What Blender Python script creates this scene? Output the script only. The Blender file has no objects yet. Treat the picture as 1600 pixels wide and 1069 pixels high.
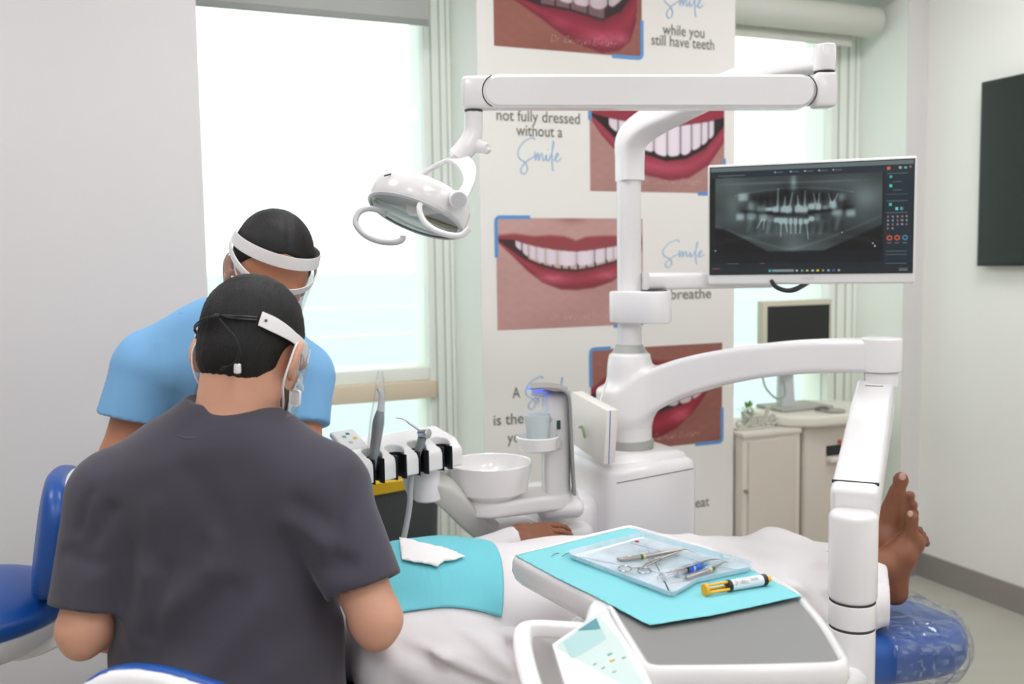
import bpy, bmesh, math, random
import numpy as np
from mathutils import Vector, Matrix, noise as mnoise
C = bpy.context.scene.collection
SC = bpy.context.scene
PI = math.pi
rnd = random.Random(7)

# ------------------------------------------------------------------ camera
FPX, CX, CY, CAMZ = 1471.0, 800.0, 534.5, 1.38
def nrm(v):
    v = np.asarray(v, float); return v/np.linalg.norm(v)
_up = nrm([-264, 17536, 1471.0])
_fw = nrm(np.array([0, 0, -1.0]) - _up*np.dot([0, 0, -1.0], _up))
_rt = np.cross(_fw, _up)
RC = np.array([_rt, _fw, _up])             # camera axes -> world axes
cam_data = bpy.data.cameras.new('camera'); cam = bpy.data.objects.new('camera', cam_data); C.objects.link(cam)
cam_data.sensor_width = 36.0; cam_data.lens = FPX/1600*36.0
M = Matrix([list(r) + [0] for r in RC] + [[0, 0, 0, 1]]); M.translation = (0, 0, CAMZ)
cam.matrix_world = M
cam_data.clip_start = 0.05; cam_data.clip_end = 6000
cam_data.dof.use_dof = True; cam_data.dof.focus_distance = 1.75; cam_data.dof.aperture_fstop = 3.6
SC.camera = cam
YAW = math.radians(22.85)
U = np.array([math.cos(YAW), math.sin(YAW), 0.0]); V = np.array([-math.sin(YAW), math.cos(YAW), 0.0]); K = np.array([0, 0, 1.0])
def ray(x, y): return RC @ np.array([x-CX, CY-y, -FPX])
def P(x, y, D):
    """world point that lies at forward distance D in the direction of photo pixel x, y"""
    d = ray(x, y); return np.array([0, 0, CAMZ]) + d*(D/d[1])
def PZ(x, y, z):
    d = ray(x, y); return np.array([0, 0, CAMZ]) + d*((z-CAMZ)/d[2])
def L(s, t, z): return U*s + V*t + K*z        # room frame (along back wall, towards it, up) -> world
def T(x, y, t):
    d = ray(x, y); p = np.array([0, 0, CAMZ]) + d*(t/d.dot(V)); return p.dot(U), p.dot(V), p[2]
def toST(p): p = np.asarray(p, float); return float(p.dot(U)), float(p.dot(V)), float(p[2])

# ------------------------------------------------------------------ world, exposure
SC.view_settings.view_transform = 'Standard'; SC.view_settings.look = 'None'
SC.view_settings.gamma = 1.0; SC.view_settings.use_curve_mapping = False
SC.view_settings.exposure = 0.3
w = bpy.data.worlds.new('sky'); SC.world = w; w.use_nodes = True
nt = w.node_tree; nt.nodes.clear()
out = nt.nodes.new('ShaderNodeOutputWorld'); bg = nt.nodes.new('ShaderNodeBackground')
tc = nt.nodes.new('ShaderNodeTexCoord'); sx = nt.nodes.new('ShaderNodeSeparateXYZ'); rp = nt.nodes.new('ShaderNodeValToRGB')
nt.links.new(tc.outputs['Generated'], sx.inputs[0]); nt.links.new(sx.outputs['Z'], rp.inputs[0])
rp.color_ramp.elements[0].position = 0.0; rp.color_ramp.elements[0].color = (0.93, 0.985, 0.97, 1)
rp.color_ramp.elements[1].position = 0.5; rp.color_ramp.elements[1].color = (0.95, 1.0, 0.985, 1)
nt.links.new(rp.outputs[0], bg.inputs[0]); bg.inputs[1].default_value = 1.6
nt.links.new(bg.outputs[0], out.inputs[0])
LAMP_STRENGTH = 11.5       # ceiling panels

# ------------------------------------------------------------------ materials
def lin(c):
    r = []
    for v in c[:3]:
        v = v/255.0; r.append(v/12.92 if v <= 0.04045 else ((v+0.055)/1.055)**2.4)
    return (r[0], r[1], r[2], 1.0)
MATS = {}
def mat(name, rgb, rough=0.5, metal=0.0, bump=0.0, bscale=60.0, var=0.0, vscale=4.0, coat=0.0, trans=0.0, sss=0.0, emit=0.0, stretch=None, sheen=0.0, alpha=1.0, spec=0.5, rgb2=None):
    if name in MATS: return MATS[name]
    m = bpy.data.materials.new(name); m.use_nodes = True; n = m.node_tree; b = n.nodes['Principled BSDF']
    col = lin(rgb); b.inputs['Base Color'].default_value = col
    b.inputs['Roughness'].default_value = rough; b.inputs['Metallic'].default_value = metal
    b.inputs['Coat Weight'].default_value = coat; b.inputs['Transmission Weight'].default_value = trans
    b.inputs['Specular IOR Level'].default_value = spec; b.inputs['Alpha'].default_value = alpha
    b.inputs['Sheen Weight'].default_value = sheen
    if sss: b.inputs['Subsurface Weight'].default_value = sss; b.inputs['Subsurface Radius'].default_value = (0.02, 0.008, 0.004); b.inputs['Subsurface Scale'].default_value = 0.3
    if emit: b.inputs['Emission Color'].default_value = col; b.inputs['Emission Strength'].default_value = emit
    t = n.nodes.new('ShaderNodeTexCoord'); src = t.outputs['Object']
    if stretch:
        mp = n.nodes.new('ShaderNodeMapping'); mp.inputs['Scale'].default_value = stretch; n.links.new(src, mp.inputs[0]); src = mp.outputs[0]
    nz = n.nodes.new('ShaderNodeTexNoise'); nz.inputs['Scale'].default_value = vscale; nz.inputs['Detail'].default_value = 4.0
    n.links.new(src, nz.inputs['Vector'])
    mx = n.nodes.new('ShaderNodeMix'); mx.data_type = 'RGBA'
    f = 1.0 - var
    mx.inputs[6].default_value = (col[0]*f, col[1]*f, col[2]*f, 1)
    c2 = lin(rgb2) if rgb2 else (min(1, col[0]*(1+var)), min(1, col[1]*(1+var)), min(1, col[2]*(1+var)), 1)
    mx.inputs[7].default_value = c2
    n.links.new(nz.outputs['Fac'], mx.inputs[0]); n.links.new(mx.outputs[2], b.inputs['Base Color'])
    if bump:
        nb = n.nodes.new('ShaderNodeTexNoise'); nb.inputs['Scale'].default_value = bscale; nb.inputs['Detail'].default_value = 3.0
        n.links.new(src, nb.inputs['Vector'])
        bp = n.nodes.new('ShaderNodeBump'); bp.inputs['Strength'].default_value = bump; bp.inputs['Distance'].default_value = 0.002
        n.links.new(nb.outputs['Fac'], bp.inputs['Height']); n.links.new(bp.outputs[0], b.inputs['Normal'])
    MATS[name] = m; return m
def clear_mat(name, tint=(1, 1, 1), gloss=0.08, rough=0.05, haze=0.0, hscale=30.0, lo=0.5, hi=0.7, stretch=(1, 1, 1), hcol=(235, 240, 245)):
    """thin clear sheet: transparent, a little gloss, optional milky streaks"""
    m = bpy.data.materials.new(name); m.use_nodes = True; n = m.node_tree; n.nodes.clear()
    o = n.nodes.new('ShaderNodeOutputMaterial'); tr = n.nodes.new('ShaderNodeBsdfTransparent'); gl = n.nodes.new('ShaderNodeBsdfGlossy')
    tr.inputs[0].default_value = (*tint, 1); gl.inputs['Roughness'].default_value = rough
    fr = n.nodes.new('ShaderNodeLayerWeight'); fr.inputs['Blend'].default_value = 0.25
    ma = n.nodes.new('ShaderNodeMath'); ma.operation = 'MULTIPLY_ADD'; ma.inputs[1].default_value = 0.35; ma.inputs[2].default_value = gloss
    n.links.new(fr.outputs['Fresnel'], ma.inputs[0])
    mx = n.nodes.new('ShaderNodeMixShader'); n.links.new(ma.outputs[0], mx.inputs[0]); n.links.new(tr.outputs[0], mx.inputs[1]); n.links.new(gl.outputs[0], mx.inputs[2])
    last = mx
    if haze:
        t = n.nodes.new('ShaderNodeTexCoord'); mp = n.nodes.new('ShaderNodeMapping'); mp.inputs['Scale'].default_value = stretch
        nz = n.nodes.new('ShaderNodeTexNoise'); nz.inputs['Scale'].default_value = hscale; nz.inputs['Detail'].default_value = 5
        n.links.new(t.outputs['Object'], mp.inputs[0]); n.links.new(mp.outputs[0], nz.inputs['Vector'])
        mr = n.nodes.new('ShaderNodeMapRange'); mr.inputs['From Min'].default_value = lo; mr.inputs['From Max'].default_value = hi
        mr.inputs['To Min'].default_value = haze*0.12; mr.inputs['To Max'].default_value = haze
        n.links.new(nz.outputs['Fac'], mr.inputs['Value'])
        df = n.nodes.new('ShaderNodeBsdfDiffuse'); df.inputs[0].default_value = lin(hcol)
        m2 = n.nodes.new('ShaderNodeMixShader'); n.links.new(mr.outputs[0], m2.inputs[0]); n.links.new(mx.outputs[0], m2.inputs[1]); n.links.new(df.outputs[0], m2.inputs[2])
        last = m2
    n.links.new(last.outputs[0], o.inputs[0]); MATS[name] = m; return m
def attr_mat(name, rough=0.6, emit=0.0):
    """colours of a printed picture or a screen picture, stored per vertex"""
    m = bpy.data.materials.new(name); m.use_nodes = True; n = m.node_tree; b = n.nodes['Principled BSDF']
    a = n.nodes.new('ShaderNodeVertexColor'); a.layer_name = 'print'
    b.inputs['Roughness'].default_value = rough
    if emit:
        b.inputs['Base Color'].default_value = (0.004, 0.004, 0.005, 1)
        n.links.new(a.outputs[0], b.inputs['Emission Color']); b.inputs['Emission Strength'].default_value = emit
    else: n.links.new(a.outputs[0], b.inputs['Base Color'])
    MATS[name] = m; return m

# ------------------------------------------------------------------ mesh helpers
class MB:
    """collects shapes given in world coordinates; build() makes ONE mesh object of them"""
    def __init__(s): s.v = []; s.f = []
    def add(s, vs, fs):
        o = len(s.v); s.v += [tuple(map(float, p)) for p in vs]; s.f += [tuple(i+o for i in f) for f in fs]; return s
    def bm(s, bm):
        bm.verts.index_update(); s.add([v.co for v in bm.verts], [[v.index for v in f.verts] for f in bm.faces]); bm.free(); return s
    def box(s, c, size, ax=None, bev=0.0, seg=3, taper=None):
        """box with centre c, size along axes ax (3 vectors), rounded by bev"""
        ax = ax or (np.array([1, 0, 0.]), np.array([0, 1., 0]), K)
        b = bmesh.new(); bmesh.ops.create_cube(b, size=1.0)
        for v in b.verts:
            tx = ty = 1.0
            if taper and v.co.z > 0: tx, ty = taper
            v.co = Vector((v.co.x*size[0]*tx, v.co.y*size[1]*ty, v.co.z*size[2]))
        if bev: bmesh.ops.bevel(b, geom=list(b.edges), offset=bev, segments=seg, profile=0.5, affect='EDGES')
        c = np.asarray(c, float)
        for v in b.verts: v.co = Vector(c + ax[0]*v.co.x + ax[1]*v.co.y + ax[2]*v.co.z)
        return s.bm(b)
    def rings(s, rings, cap=True, closed=True):
        n = len(rings[0]); o = len(s.v); vs = [p for r in rings for p in r]; fs = []
        for i in range(len(rings)-1):
            for j in range(n if closed else n-1):
                k = (j+1) % n; fs.append((i*n+j, i*n+k, (i+1)*n+k, (i+1)*n+j))
        if cap: fs.append(tuple(range(n-1, -1, -1))); fs.append(tuple((len(rings)-1)*n+j for j in range(n)))
        return s.add(vs, fs)
    def cyl(s, a, b, r0, r1=None, n=32, bev=0.0):
        a = np.asarray(a, float); b = np.asarray(b, float); r1 = r0 if r1 is None else r1
        d = nrm(b-a); x = nrm(np.cross(d, [0, 0, 1.] if abs(d[2]) < .9 else [1., 0, 0])); y = np.cross(d, x)
        L_ = np.linalg.norm(b-a); st = [(0, r0), (L_, r1)]
        if bev:
            st = [(bev*(1-math.cos(q)), r0-bev*(1-math.sin(q))) for q in (0, .4, .8, 1.2, PI/2)] + [(L_-bev*(1-math.cos(q)), r1-bev*(1-math.sin(q))) for q in (PI/2, 1.2, .8, .4, 0)]
        return s.rings([[a + d*h + (x*math.cos(2*PI*j/n) + y*math.sin(2*PI*j/n))*max(r, 1e-5) for j in range(n)] for h, r in st])
    def lathe(s, c, axis, prof, n=40, cap=False):
        c = np.asarray(c, float); d = nrm(axis); x = nrm(np.cross(d, [0, 0, 1.] if abs(d[2]) < .9 else [1., 0, 0])); y = np.cross(d, x)
        return s.rings([[c + d*h + (x*math.cos(2*PI*j/n) + y*math.sin(2*PI*j/n))*max(r, 1e-5) for j in range(n)] for r, h in prof], cap=cap)
    def tube(s, pts, r, n=12, smooth=4, flat=None, upv=None, closed=False):
        """round (or, with flat, rectangular rounded) sweep along a smoothed path; r may be a list"""
        pts = [np.asarray(p, float) for p in pts]; rs = list(r) if hasattr(r, '__len__') else [r]*len(pts)
        fl = list(flat) if hasattr(flat, '__len__') else ([flat]*len(pts) if flat else None)
        if smooth > 1: pts, rs, fl = spline(pts, rs, fl, smooth)
        upv = np.array([0, 0, 1.0]) if upv is None else np.asarray(upv, float); R_ = []; prev = None
        for i, p in enumerate(pts):
            d = nrm(pts[min(i+1, len(pts)-1)] - pts[max(i-1, 0)])
            if prev is None:
                ref = upv if abs(d.dot(upv)) < .97 else np.array([1., 0, 0]); x = nrm(np.cross(d, ref))
            else: x = nrm(prev - d*prev.dot(d))
            prev = x; y = np.cross(x, d)
            if fl is None: R_.append([p + (x*math.cos(2*PI*j/n) + y*math.sin(2*PI*j/n))*rs[i] for j in range(n)])
            else:
                ring = []
                for j in range(n):
                    a = 2*PI*j/n; ca, sa = math.cos(a), math.sin(a); e = 0.45
                    ring.append(p + x*fl[i]*math.copysign(abs(ca)**e, ca) + y*rs[i]*math.copysign(abs(sa)**e, sa))
                R_.append(ring)
        return s.rings(R_)
    def prism(s, poly, dirv, h):
        """polygon of world points pushed by dirv*h"""
        poly = [np.asarray(p, float) for p in poly]; d = np.asarray(dirv, float)*h
        n = len(poly); return s.rings([poly, [p+d for p in poly]])
    def build(s, name, m, parent=None, flat=False, bevel=0.0, sub=0, solid=0.0, label=None, ang=40):
        loc = np.array(parent.get('_o', (0, 0, 0))) if parent is not None else (np.mean(np.array(s.v), 0)*[1, 1, 0] + [0, 0, min(p[2] for p in s.v)])
        me = bpy.data.meshes.new(name); me.from_pydata([tuple(np.array(p)-loc) for p in s.v], [], s.f)
        bm = bmesh.new(); bm.from_mesh(me); bmesh.ops.recalc_face_normals(bm, faces=bm.faces)
        if bevel:
            es = [e for e in bm.edges if e.is_manifold and e.calc_face_angle(0) > 0.6]
            if es: bmesh.ops.bevel(bm, geom=es, offset=bevel, segments=2, profile=.5, affect='EDGES')
        if not flat:
            for f_ in bm.faces: f_.smooth = True
            for e in bm.edges:
                if e.is_manifold and e.calc_face_angle(0) > math.radians(ang): e.smooth = False
        bm.to_mesh(me); bm.free()
        me.materials.append(m if not isinstance(m, str) else MATS[m])
        o = bpy.data.objects.new(name, me); C.objects.link(o)
        if parent is not None: o.parent = parent; o['_o'] = list(loc)
        else: o.location = loc; o['_o'] = list(map(float, loc))
        if solid:
            sm = o.modifiers.new('thickness', 'SOLIDIFY'); sm.thickness = solid; sm.offset = 0
        if sub:
            sm = o.modifiers.new('round', 'SUBSURF'); sm.levels = sub; sm.render_levels = sub
        if label: o['label'] = label
        return o
def spline(pts, rs, fl, k):
    op, orr, of = [], [], []
    n = len(pts)
    if n < 3: return pts, rs, fl
    for i in range(n-1):
        p0 = pts[max(i-1, 0)]; p1 = pts[i]; p2 = pts[i+1]; p3 = pts[min(i+2, n-1)]
        for q in range(k):
            t = q/k
            op.append(0.5*((2*p1) + (-p0+p2)*t + (2*p0-5*p1+4*p2-p3)*t*t + (-p0+3*p1-3*p2+p3)*t**3))
            orr.append(rs[i]*(1-t)+rs[i+1]*t)
            if fl: of.append(fl[i]*(1-t)+fl[i+1]*t)
    op.append(pts[-1]); orr.append(rs[-1])
    if fl: of.append(fl[-1])
    return op, orr, (of if fl else None)
def thing(name, label, cat, loc=(0, 0, 0), group=None):
    o = bpy.data.objects.new(name, None); C.objects.link(o); o.empty_display_size = 0.05
    o.location = tuple(map(float, loc)); o['_o'] = [float(q) for q in loc]
    o['label'] = label; o['category'] = cat
    if group: o['group'] = group
    return o
def tag(o, label, cat, group=None, kind=None):
    o['label'] = label; o['category'] = cat
    if group: o['group'] = group
    if kind: o['kind'] = kind
    return o
def struct(o, label=None, cat=None):
    o['kind'] = 'structure'
    if label: o['label'] = label; o['category'] = cat
    return o
def AX(yaw=0.0, pitch=0.0, roll=0.0):
    m = Matrix.Rotation(yaw, 3, 'Z') @ Matrix.Rotation(pitch, 3, 'X') @ Matrix.Rotation(roll, 3, 'Y')
    return tuple(np.array(m.col[i]) for i in range(3))
ROOM = AX(YAW)
def rbox(s, t, z, bev=0.0, mb=None):
    """box in the room frame from ranges (s0,s1),(t0,t1),(z0,z1)"""
    mb = mb or MB(); c = L((s[0]+s[1])/2, (t[0]+t[1])/2, (z[0]+z[1])/2)
    return mb.box(c, (abs(s[1]-s[0]), abs(t[1]-t[0]), abs(z[1]-z[0])), ROOM, bev)

# ------------------------------------------------------------------ distance fields -> smooth meshes
def d_cap(p, a, b, ra, rb=None):
    a = np.asarray(a, np.float32); b = np.asarray(b, np.float32); rb = ra if rb is None else rb
    ab = b-a; t = np.clip((p-a) @ ab/max(1e-9, ab.dot(ab)), 0, 1)
    return np.linalg.norm(p - a - t[:, None]*ab, axis=1) - (ra + (rb-ra)*t)
def d_ell(p, c, r, ax=None):
    q = p - np.asarray(c, np.float32)
    if ax is not None: q = q @ np.array(ax, np.float32).T
    r = np.asarray(r, np.float32)
    k0 = np.linalg.norm(q/r, axis=1); k1 = np.linalg.norm(q/(r*r), axis=1)+1e-9
    return k0*(k0-1)/k1
def d_box(p, c, h, rr, ax=None):
    q = p - np.asarray(c, np.float32)
    if ax is not None: q = q @ np.array(ax, np.float32).T
    q = np.abs(q) - (np.asarray(h, np.float32)-rr)
    return np.linalg.norm(np.maximum(q, 0), axis=1) + np.minimum(q.max(axis=1), 0) - rr
def smin(a, b, k):
    h = np.clip(0.5+0.5*(b-a)/k, 0, 1); return b*(1-h)+a*h - k*h*(1-h)
def smax(a, b, k): return -smin(-a, -b, k)
def plane(p, o, n): return (p-np.asarray(o, np.float32)) @ np.asarray(nrm(n), np.float32)
def folds(p, fl):
    """sum of soft ridges (amp > 0) and valleys (amp < 0) along segments"""
    r = np.zeros(len(p), np.float32)
    for a, b, wd, am in fl:
        d = d_cap(p, a, b, 0.0); r += am*np.exp(-(d/wd)**2)
    return r
def hnoise(p, f, seed=0.0):
    x, y, z = p[:, 0]*f+seed, p[:, 1]*f+seed*1.7, p[:, 2]*f-seed
    return (np.sin(x+1.3*np.sin(y*1.1+z*.7))+np.sin(y*1.2+1.7*np.sin(z*.9-x*.6))+np.sin(z*1.1+1.1*np.sin(x*1.3+y*.5)))/3
def field_mesh(fn, lo, hi, h):
    lo = np.asarray(lo, float); hi = np.asarray(hi, float)
    n = np.ceil((hi-lo)/h).astype(int)+1; B = 12
    val = np.full(tuple(n), 1.0, np.float32)
    nb = [(k+B-1)//B for k in n]
    bc = np.array([(i, j, k) for i in range(nb[0]) for j in range(nb[1]) for k in range(nb[2])])
    cen = lo + (bc*B + (B-1)/2)*h
    dc = fn(cen.astype(np.float32)); rad = B*h*0.9
    for (i, j, k), d in zip(bc, dc):
        i0, j0, k0 = i*B, j*B, k*B; i1, j1, k1 = min(i0+B, n[0]), min(j0+B, n[1]), min(k0+B, n[2])
        if abs(d) > rad*1.9+0.02: val[i0:i1, j0:j1, k0:k1] = d; continue
        g = np.stack(np.meshgrid(np.arange(i0, i1), np.arange(j0, j1), np.arange(k0, k1), indexing='ij'), -1).reshape(-1, 3)
        val[i0:i1, j0:j1, k0:k1] = fn((lo+g*h).astype(np.float32)).reshape(i1-i0, j1-j0, k1-k0)
    ins = val < 0
    c8 = [(a, b, c) for a in (0, 1) for b in (0, 1) for c in (0, 1)]
    sh = lambda A, o: A[o[0]:A.shape[0]-1+o[0], o[1]:A.shape[1]-1+o[1], o[2]:A.shape[2]-1+o[2]]
    cnt = sum(sh(ins, o).astype(np.int8) for o in c8)
    act = (cnt > 0) & (cnt < 8); idx = np.full(act.shape, -1, np.int64); ci = np.argwhere(act); idx[act] = np.arange(len(ci))
    cv = np.stack([sh(val, o)[act] for o in c8], 1)
    acc = np.zeros((len(ci), 3)); num = np.zeros(len(ci))
    for a in range(8):
        for b in range(a+1, 8):
            if sum(abs(c8[a][q]-c8[b][q]) for q in range(3)) != 1: continue
            va, vb = cv[:, a], cv[:, b]; m = (va < 0) != (vb < 0); t = np.where(m, va/np.where(m, va-vb, 1), 0)
            pt = np.array(c8[a]) + t[:, None]*(np.array(c8[b])-np.array(c8[a])); acc += pt*m[:, None]; num += m
    vs = lo + (ci + acc/num[:, None])*h
    quads = []
    for ax in range(3):
        o1 = [0, 0, 0]; o1[ax] = 1; sl0 = [slice(1, -1)]*3; sl1 = [slice(1, -1)]*3
        sl0[ax] = slice(0, n[ax]-1); sl1[ax] = slice(1, n[ax])
        A = ins[tuple(sl0)]; Bq = ins[tuple(sl1)]; m = np.argwhere(A != Bq)
        if not len(m): continue
        flip = A[tuple(m.T)]
        b, c = (ax+1) % 3, (ax+2) % 3
        base = m.copy()
        for q in range(3):
            if q != ax: base[:, q] += 1
        eb = np.zeros(3, int); eb[b] = 1; ec = np.zeros(3, int); ec[c] = 1
        q4 = [idx[tuple((base-eb-ec).T)], idx[tuple((base-ec).T)], idx[tuple(base.T)], idx[tuple((base-eb).T)]]
        q4 = np.stack(q4, 1); q4[~flip] = q4[~flip][:, ::-1]; quads.append(q4)
    quads = np.concatenate(quads); quads = quads[(quads >= 0).all(1)]
    return vs, quads
def field_obj(name, fn, lo, hi, h, m, parent=None, label=None, smooth=0):
    vs, q = field_mesh(fn, lo, hi, h)
    loc = np.array(parent['_o']) if parent is not None else np.array([vs[:, 0].mean(), vs[:, 1].mean(), vs[:, 2].min()])
    me = bpy.data.meshes.new(name); me.from_pydata((vs-loc).tolist(), [], q.tolist()); me.validate(); me.polygons.foreach_set('use_smooth', [True]*len(me.polygons))
    me.materials.append(m if not isinstance(m, str) else MATS[m])
    o = bpy.data.objects.new(name, me); C.objects.link(o)
    if parent is not None: o.parent = parent
    else: o.location = loc
    o['_o'] = [float(x) for x in loc]
    if smooth:
        sm = o.modifiers.new('relax', 'SMOOTH'); sm.iterations = smooth; sm.factor = 0.5
    if label: o['label'] = label
    return o
def bounds(pts, pad): a = np.array(pts); return a.min(0)-pad, a.max(0)+pad
def picture(name, origin, ex, ey, nx, ny, paint, m, parent=None):
    """flat picture: grid of nx x ny vertices, corner origin, edges ex (right) and ey (down); paint(u, v) -> sRGB 0-255"""
    uu, vv = np.meshgrid(np.linspace(0, 1, nx), np.linspace(0, 1, ny)); rgb = np.clip(paint(uu, vv), 0, 255)/255.0
    vs = np.asarray(origin, float) + uu.reshape(-1, 1)*np.asarray(ex, float) + vv.reshape(-1, 1)*np.asarray(ey, float)
    i = np.arange(nx*ny).reshape(ny, nx); q = np.stack([i[:-1, :-1], i[1:, :-1], i[1:, 1:], i[:-1, 1:]], -1).reshape(-1, 4)
    loc = np.array(parent['_o']) if parent is not None else vs.mean(0)
    me = bpy.data.meshes.new(name); me.from_pydata((vs-loc).tolist(), [], q.tolist())
    ca = me.color_attributes.new('print', 'FLOAT_COLOR', 'POINT')
    l = np.where(rgb <= .04045, rgb/12.92, ((rgb+.055)/1.055)**2.4).reshape(-1, 3); ca.data.foreach_set('color', np.concatenate([l, np.ones((len(l), 1))], 1).astype(np.float32).ravel())
    me.materials.append(m); o = bpy.data.objects.new(name, me); C.objects.link(o)
    if parent is not None: o.parent = parent
    else: o.location = loc
    o['_o'] = [float(x) for x in loc]; return o
def text_mesh(name, txt, size, pos, ex, ey, m, parent, depth=0.0006, shear=0.0, align='CENTER', width=None, off=0.0):
    """lettering: glyph outlines laid in the plane ex, ey at pos"""
    cu = bpy.data.curves.new(name, 'FONT'); cu.body = txt; cu.size = size; cu.align_x = align; cu.shear = shear; cu.offset = off
    cu.space_character = 1.0; cu.extrude = 0.0; cu.resolution_u = 3
    to = bpy.data.objects.new(name, cu); C.objects.link(to); dg = bpy.context.evaluated_depsgraph_get(); dg.update()
    me = bpy.data.meshes.new_from_object(to.evaluated_get(dg)); bpy.data.objects.remove(to)
    xs = [v.co.x for v in me.vertices]; k = (width/(max(xs)-min(xs))) if width and xs else 1.0
    ex = nrm(ex); ey = nrm(ey); nz = np.cross(ex, ey); loc = np.array(parent['_o'])
    for v in me.vertices: v.co = Vector(np.asarray(pos)-loc + ex*v.co.x*k + ey*v.co.y + nz*depth)
    me.materials.clear(); me.materials.append(m); o = bpy.data.objects.new(name, me); C.objects.link(o); o.parent = parent; o['_o'] = list(loc); return o
# ------------------------------------------------------------------ materials used
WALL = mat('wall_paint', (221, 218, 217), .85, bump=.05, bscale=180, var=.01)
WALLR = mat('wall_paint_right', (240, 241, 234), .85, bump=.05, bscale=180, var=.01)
PIER = mat('printed_wallpaper', (229, 226, 220), .8, var=.01)
REV = mat('reveal_paint', (234, 238, 230), .7, var=.01)
ALU = mat('window_frame_paint', (238, 242, 234), .45)
GASK = mat('grey_gasket', (196, 204, 192), .6)
BEIGE = mat('beige_transom', (222, 206, 180), .55)
FLOORM = mat('grey_vinyl_floor', (178, 175, 164), .38, bump=.03, bscale=30, var=.12, vscale=2.2, stretch=(1, 3.0, 1))
BASEB = mat('grey_skirting', (146, 142, 137), .5, var=.05, vscale=3)
CEIL = mat('ceiling_paint', (236, 236, 232), .9)
PANEL = mat('lamp_diffuser', (252, 251, 255), .5, emit=LAMP_STRENGTH)
WHITE = mat('white_plastic', (235, 233, 233), .22, coat=.3, var=.006)
WHITE2 = mat('white_painted_metal', (234, 232, 232), .32, var=.006)
LGREY = mat('light_grey_plastic', (196, 197, 200), .35)
MGREY = mat('grey_plastic', (150, 150, 148), .4)
GREYR = mat('grey_ring', (168, 168, 162), .4)
DARK = mat('black_plastic', (28, 30, 33), .35)
SEAM = mat('dark_gap', (60, 60, 62), .6)
CHROME = mat('polished_steel', (200, 200, 205), .18, metal=1.0)
STEEL = mat('brushed_steel', (175, 168, 162), .32, metal=1.0, bump=.15, bscale=400)
BLUEV = mat('blue_vinyl', (12, 76, 156), .38, bump=.04, bscale=250, var=.03, coat=.1)
GLASSW = clear_mat('window_glass', tint=(0.955, 0.99, 0.98), gloss=0.02, rough=0.0)
CLEAR = clear_mat('clear_visor', tint=(0.95, 0.96, 0.97), gloss=0.05, rough=0.04, haze=.12, hscale=3, lo=.4, hi=.7)

# ------------------------------------------------------------------ room shell (room frame: s along the window wall, t towards it)
tP = 3.02                                   # face of the wall piers
sR = 3.175; tW = 3.30; tG = 3.36; ZC = 2.75; ZH = 2.47
sL, tB = -2.6, -3.2
s1, s2 = T(749, 300, tP)[0], T(1147, 300, tP)[0]        # printed pier
s3 = T(1412, 400, tP)[0]                                 # right pier's left edge
s0 = T(316, 250, tP)[0]                                  # left pier's right edge
def shell(name, s, t, z, m, **k): return struct(rbox(s, t, z).build(name, m, **k))
shell('floor', (sL-.1, sR+.1), (tB-.1, 3.75), (-.06, 0), FLOORM)
shell('ceiling', (sL-.1, sR+.1), (tB-.1, 3.75), (ZC, ZC+.06), CEIL)
shell('wall_left', (sL-.12, sL), (tB, 3.75), (0, ZC), WALL)
shell('wall_rear', (sL, sR), (tB-.12, tB), (0, ZC), WALL)
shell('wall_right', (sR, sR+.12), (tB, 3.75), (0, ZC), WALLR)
# window wall: three piers and the lintel over both openings
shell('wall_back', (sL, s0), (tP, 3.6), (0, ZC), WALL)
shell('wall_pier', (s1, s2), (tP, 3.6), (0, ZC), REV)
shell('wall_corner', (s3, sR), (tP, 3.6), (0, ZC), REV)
shell('wall_lintel', (s0, s3), (tP+.001, 3.6), (ZH, ZC), REV)
shell('trim_1', (s3-.0, sR), (tP-.004, tP), (0, ZC), WALL)
# skirting
bz = .105
shell('baseboard_right', (sR-.014, sR), (tB, tP), (0, bz), BASEB)
shell('baseboard_corner', (s3, sR-.014), (tP-.018, tP-.004), (0, bz), BASEB)
shell('baseboard_back', (sL, s0), (tP-.014, tP), (0, bz), BASEB)
shell('baseboard_pier', (s1, s2), (tP-.016, tP-.002), (0, bz), BASEB)
shell('baseboard_left', (sL, sL+.014), (tB, tP), (0, bz), BASEB)
# windows: two openings with framed panes
zb1 = T(600, 600, tW)[2]; zb0 = T(600, 628, tW)[2]
def window(n, a, b, gl, gr):
    r = bpy.data.objects.new('window_%d' % n, None); C.objects.link(r); o = L((a+b)/2, tW, 0); r.location = o; r['_o'] = list(o); r['kind'] = 'structure'
    fr = MB(); gk = MB()
    rbox((a, gl), (tW, 3.5), (0.0, ZH), .004, fr); rbox((gr, b), (tW+.02, 3.5), (0.0, ZH), .004, fr)
    for k, (w_, tt) in enumerate(((b-gr)*q for q in (.30, .62, .9)) and [((b-gr)*.30, .0), ((b-gr)*.62, -.012), ((b-gr)*.86, -.02)]):
        rbox((gr+w_, b), (tW+.02+tt-.012, tW+.03), (0.0, ZH), .003, fr); rbox((gr+w_-.004, gr+w_), (tW+.012+tt, tW+.03), (0.0, ZH), 0, gk)
    rbox((a, b), (tW+.01, 3.5), (ZH-.1, ZH), .004, fr); rbox((a, b), (tW+.01, 3.5), (0, .09), .004, fr)
    rbox((a, gr), (tW+.03, 3.5), (zb1, zb1+.05), .004, fr)
    fr.build('window_frame', ALU, r); gk.build('gasket', GASK, r)
    rbox((a, gr+.02), (tW+.005, 3.46), (zb0, zb1), .004).build('transom', BEIGE, r)
    rbox((gl, gr), (tG, tG+.012), (zb1+.05, ZH-.1)).build('pane', GLASSW, r)
    rbox((gl, gr), (tG, tG+.012), (.09, zb0)).build('pane', GLASSW, r)
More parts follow.
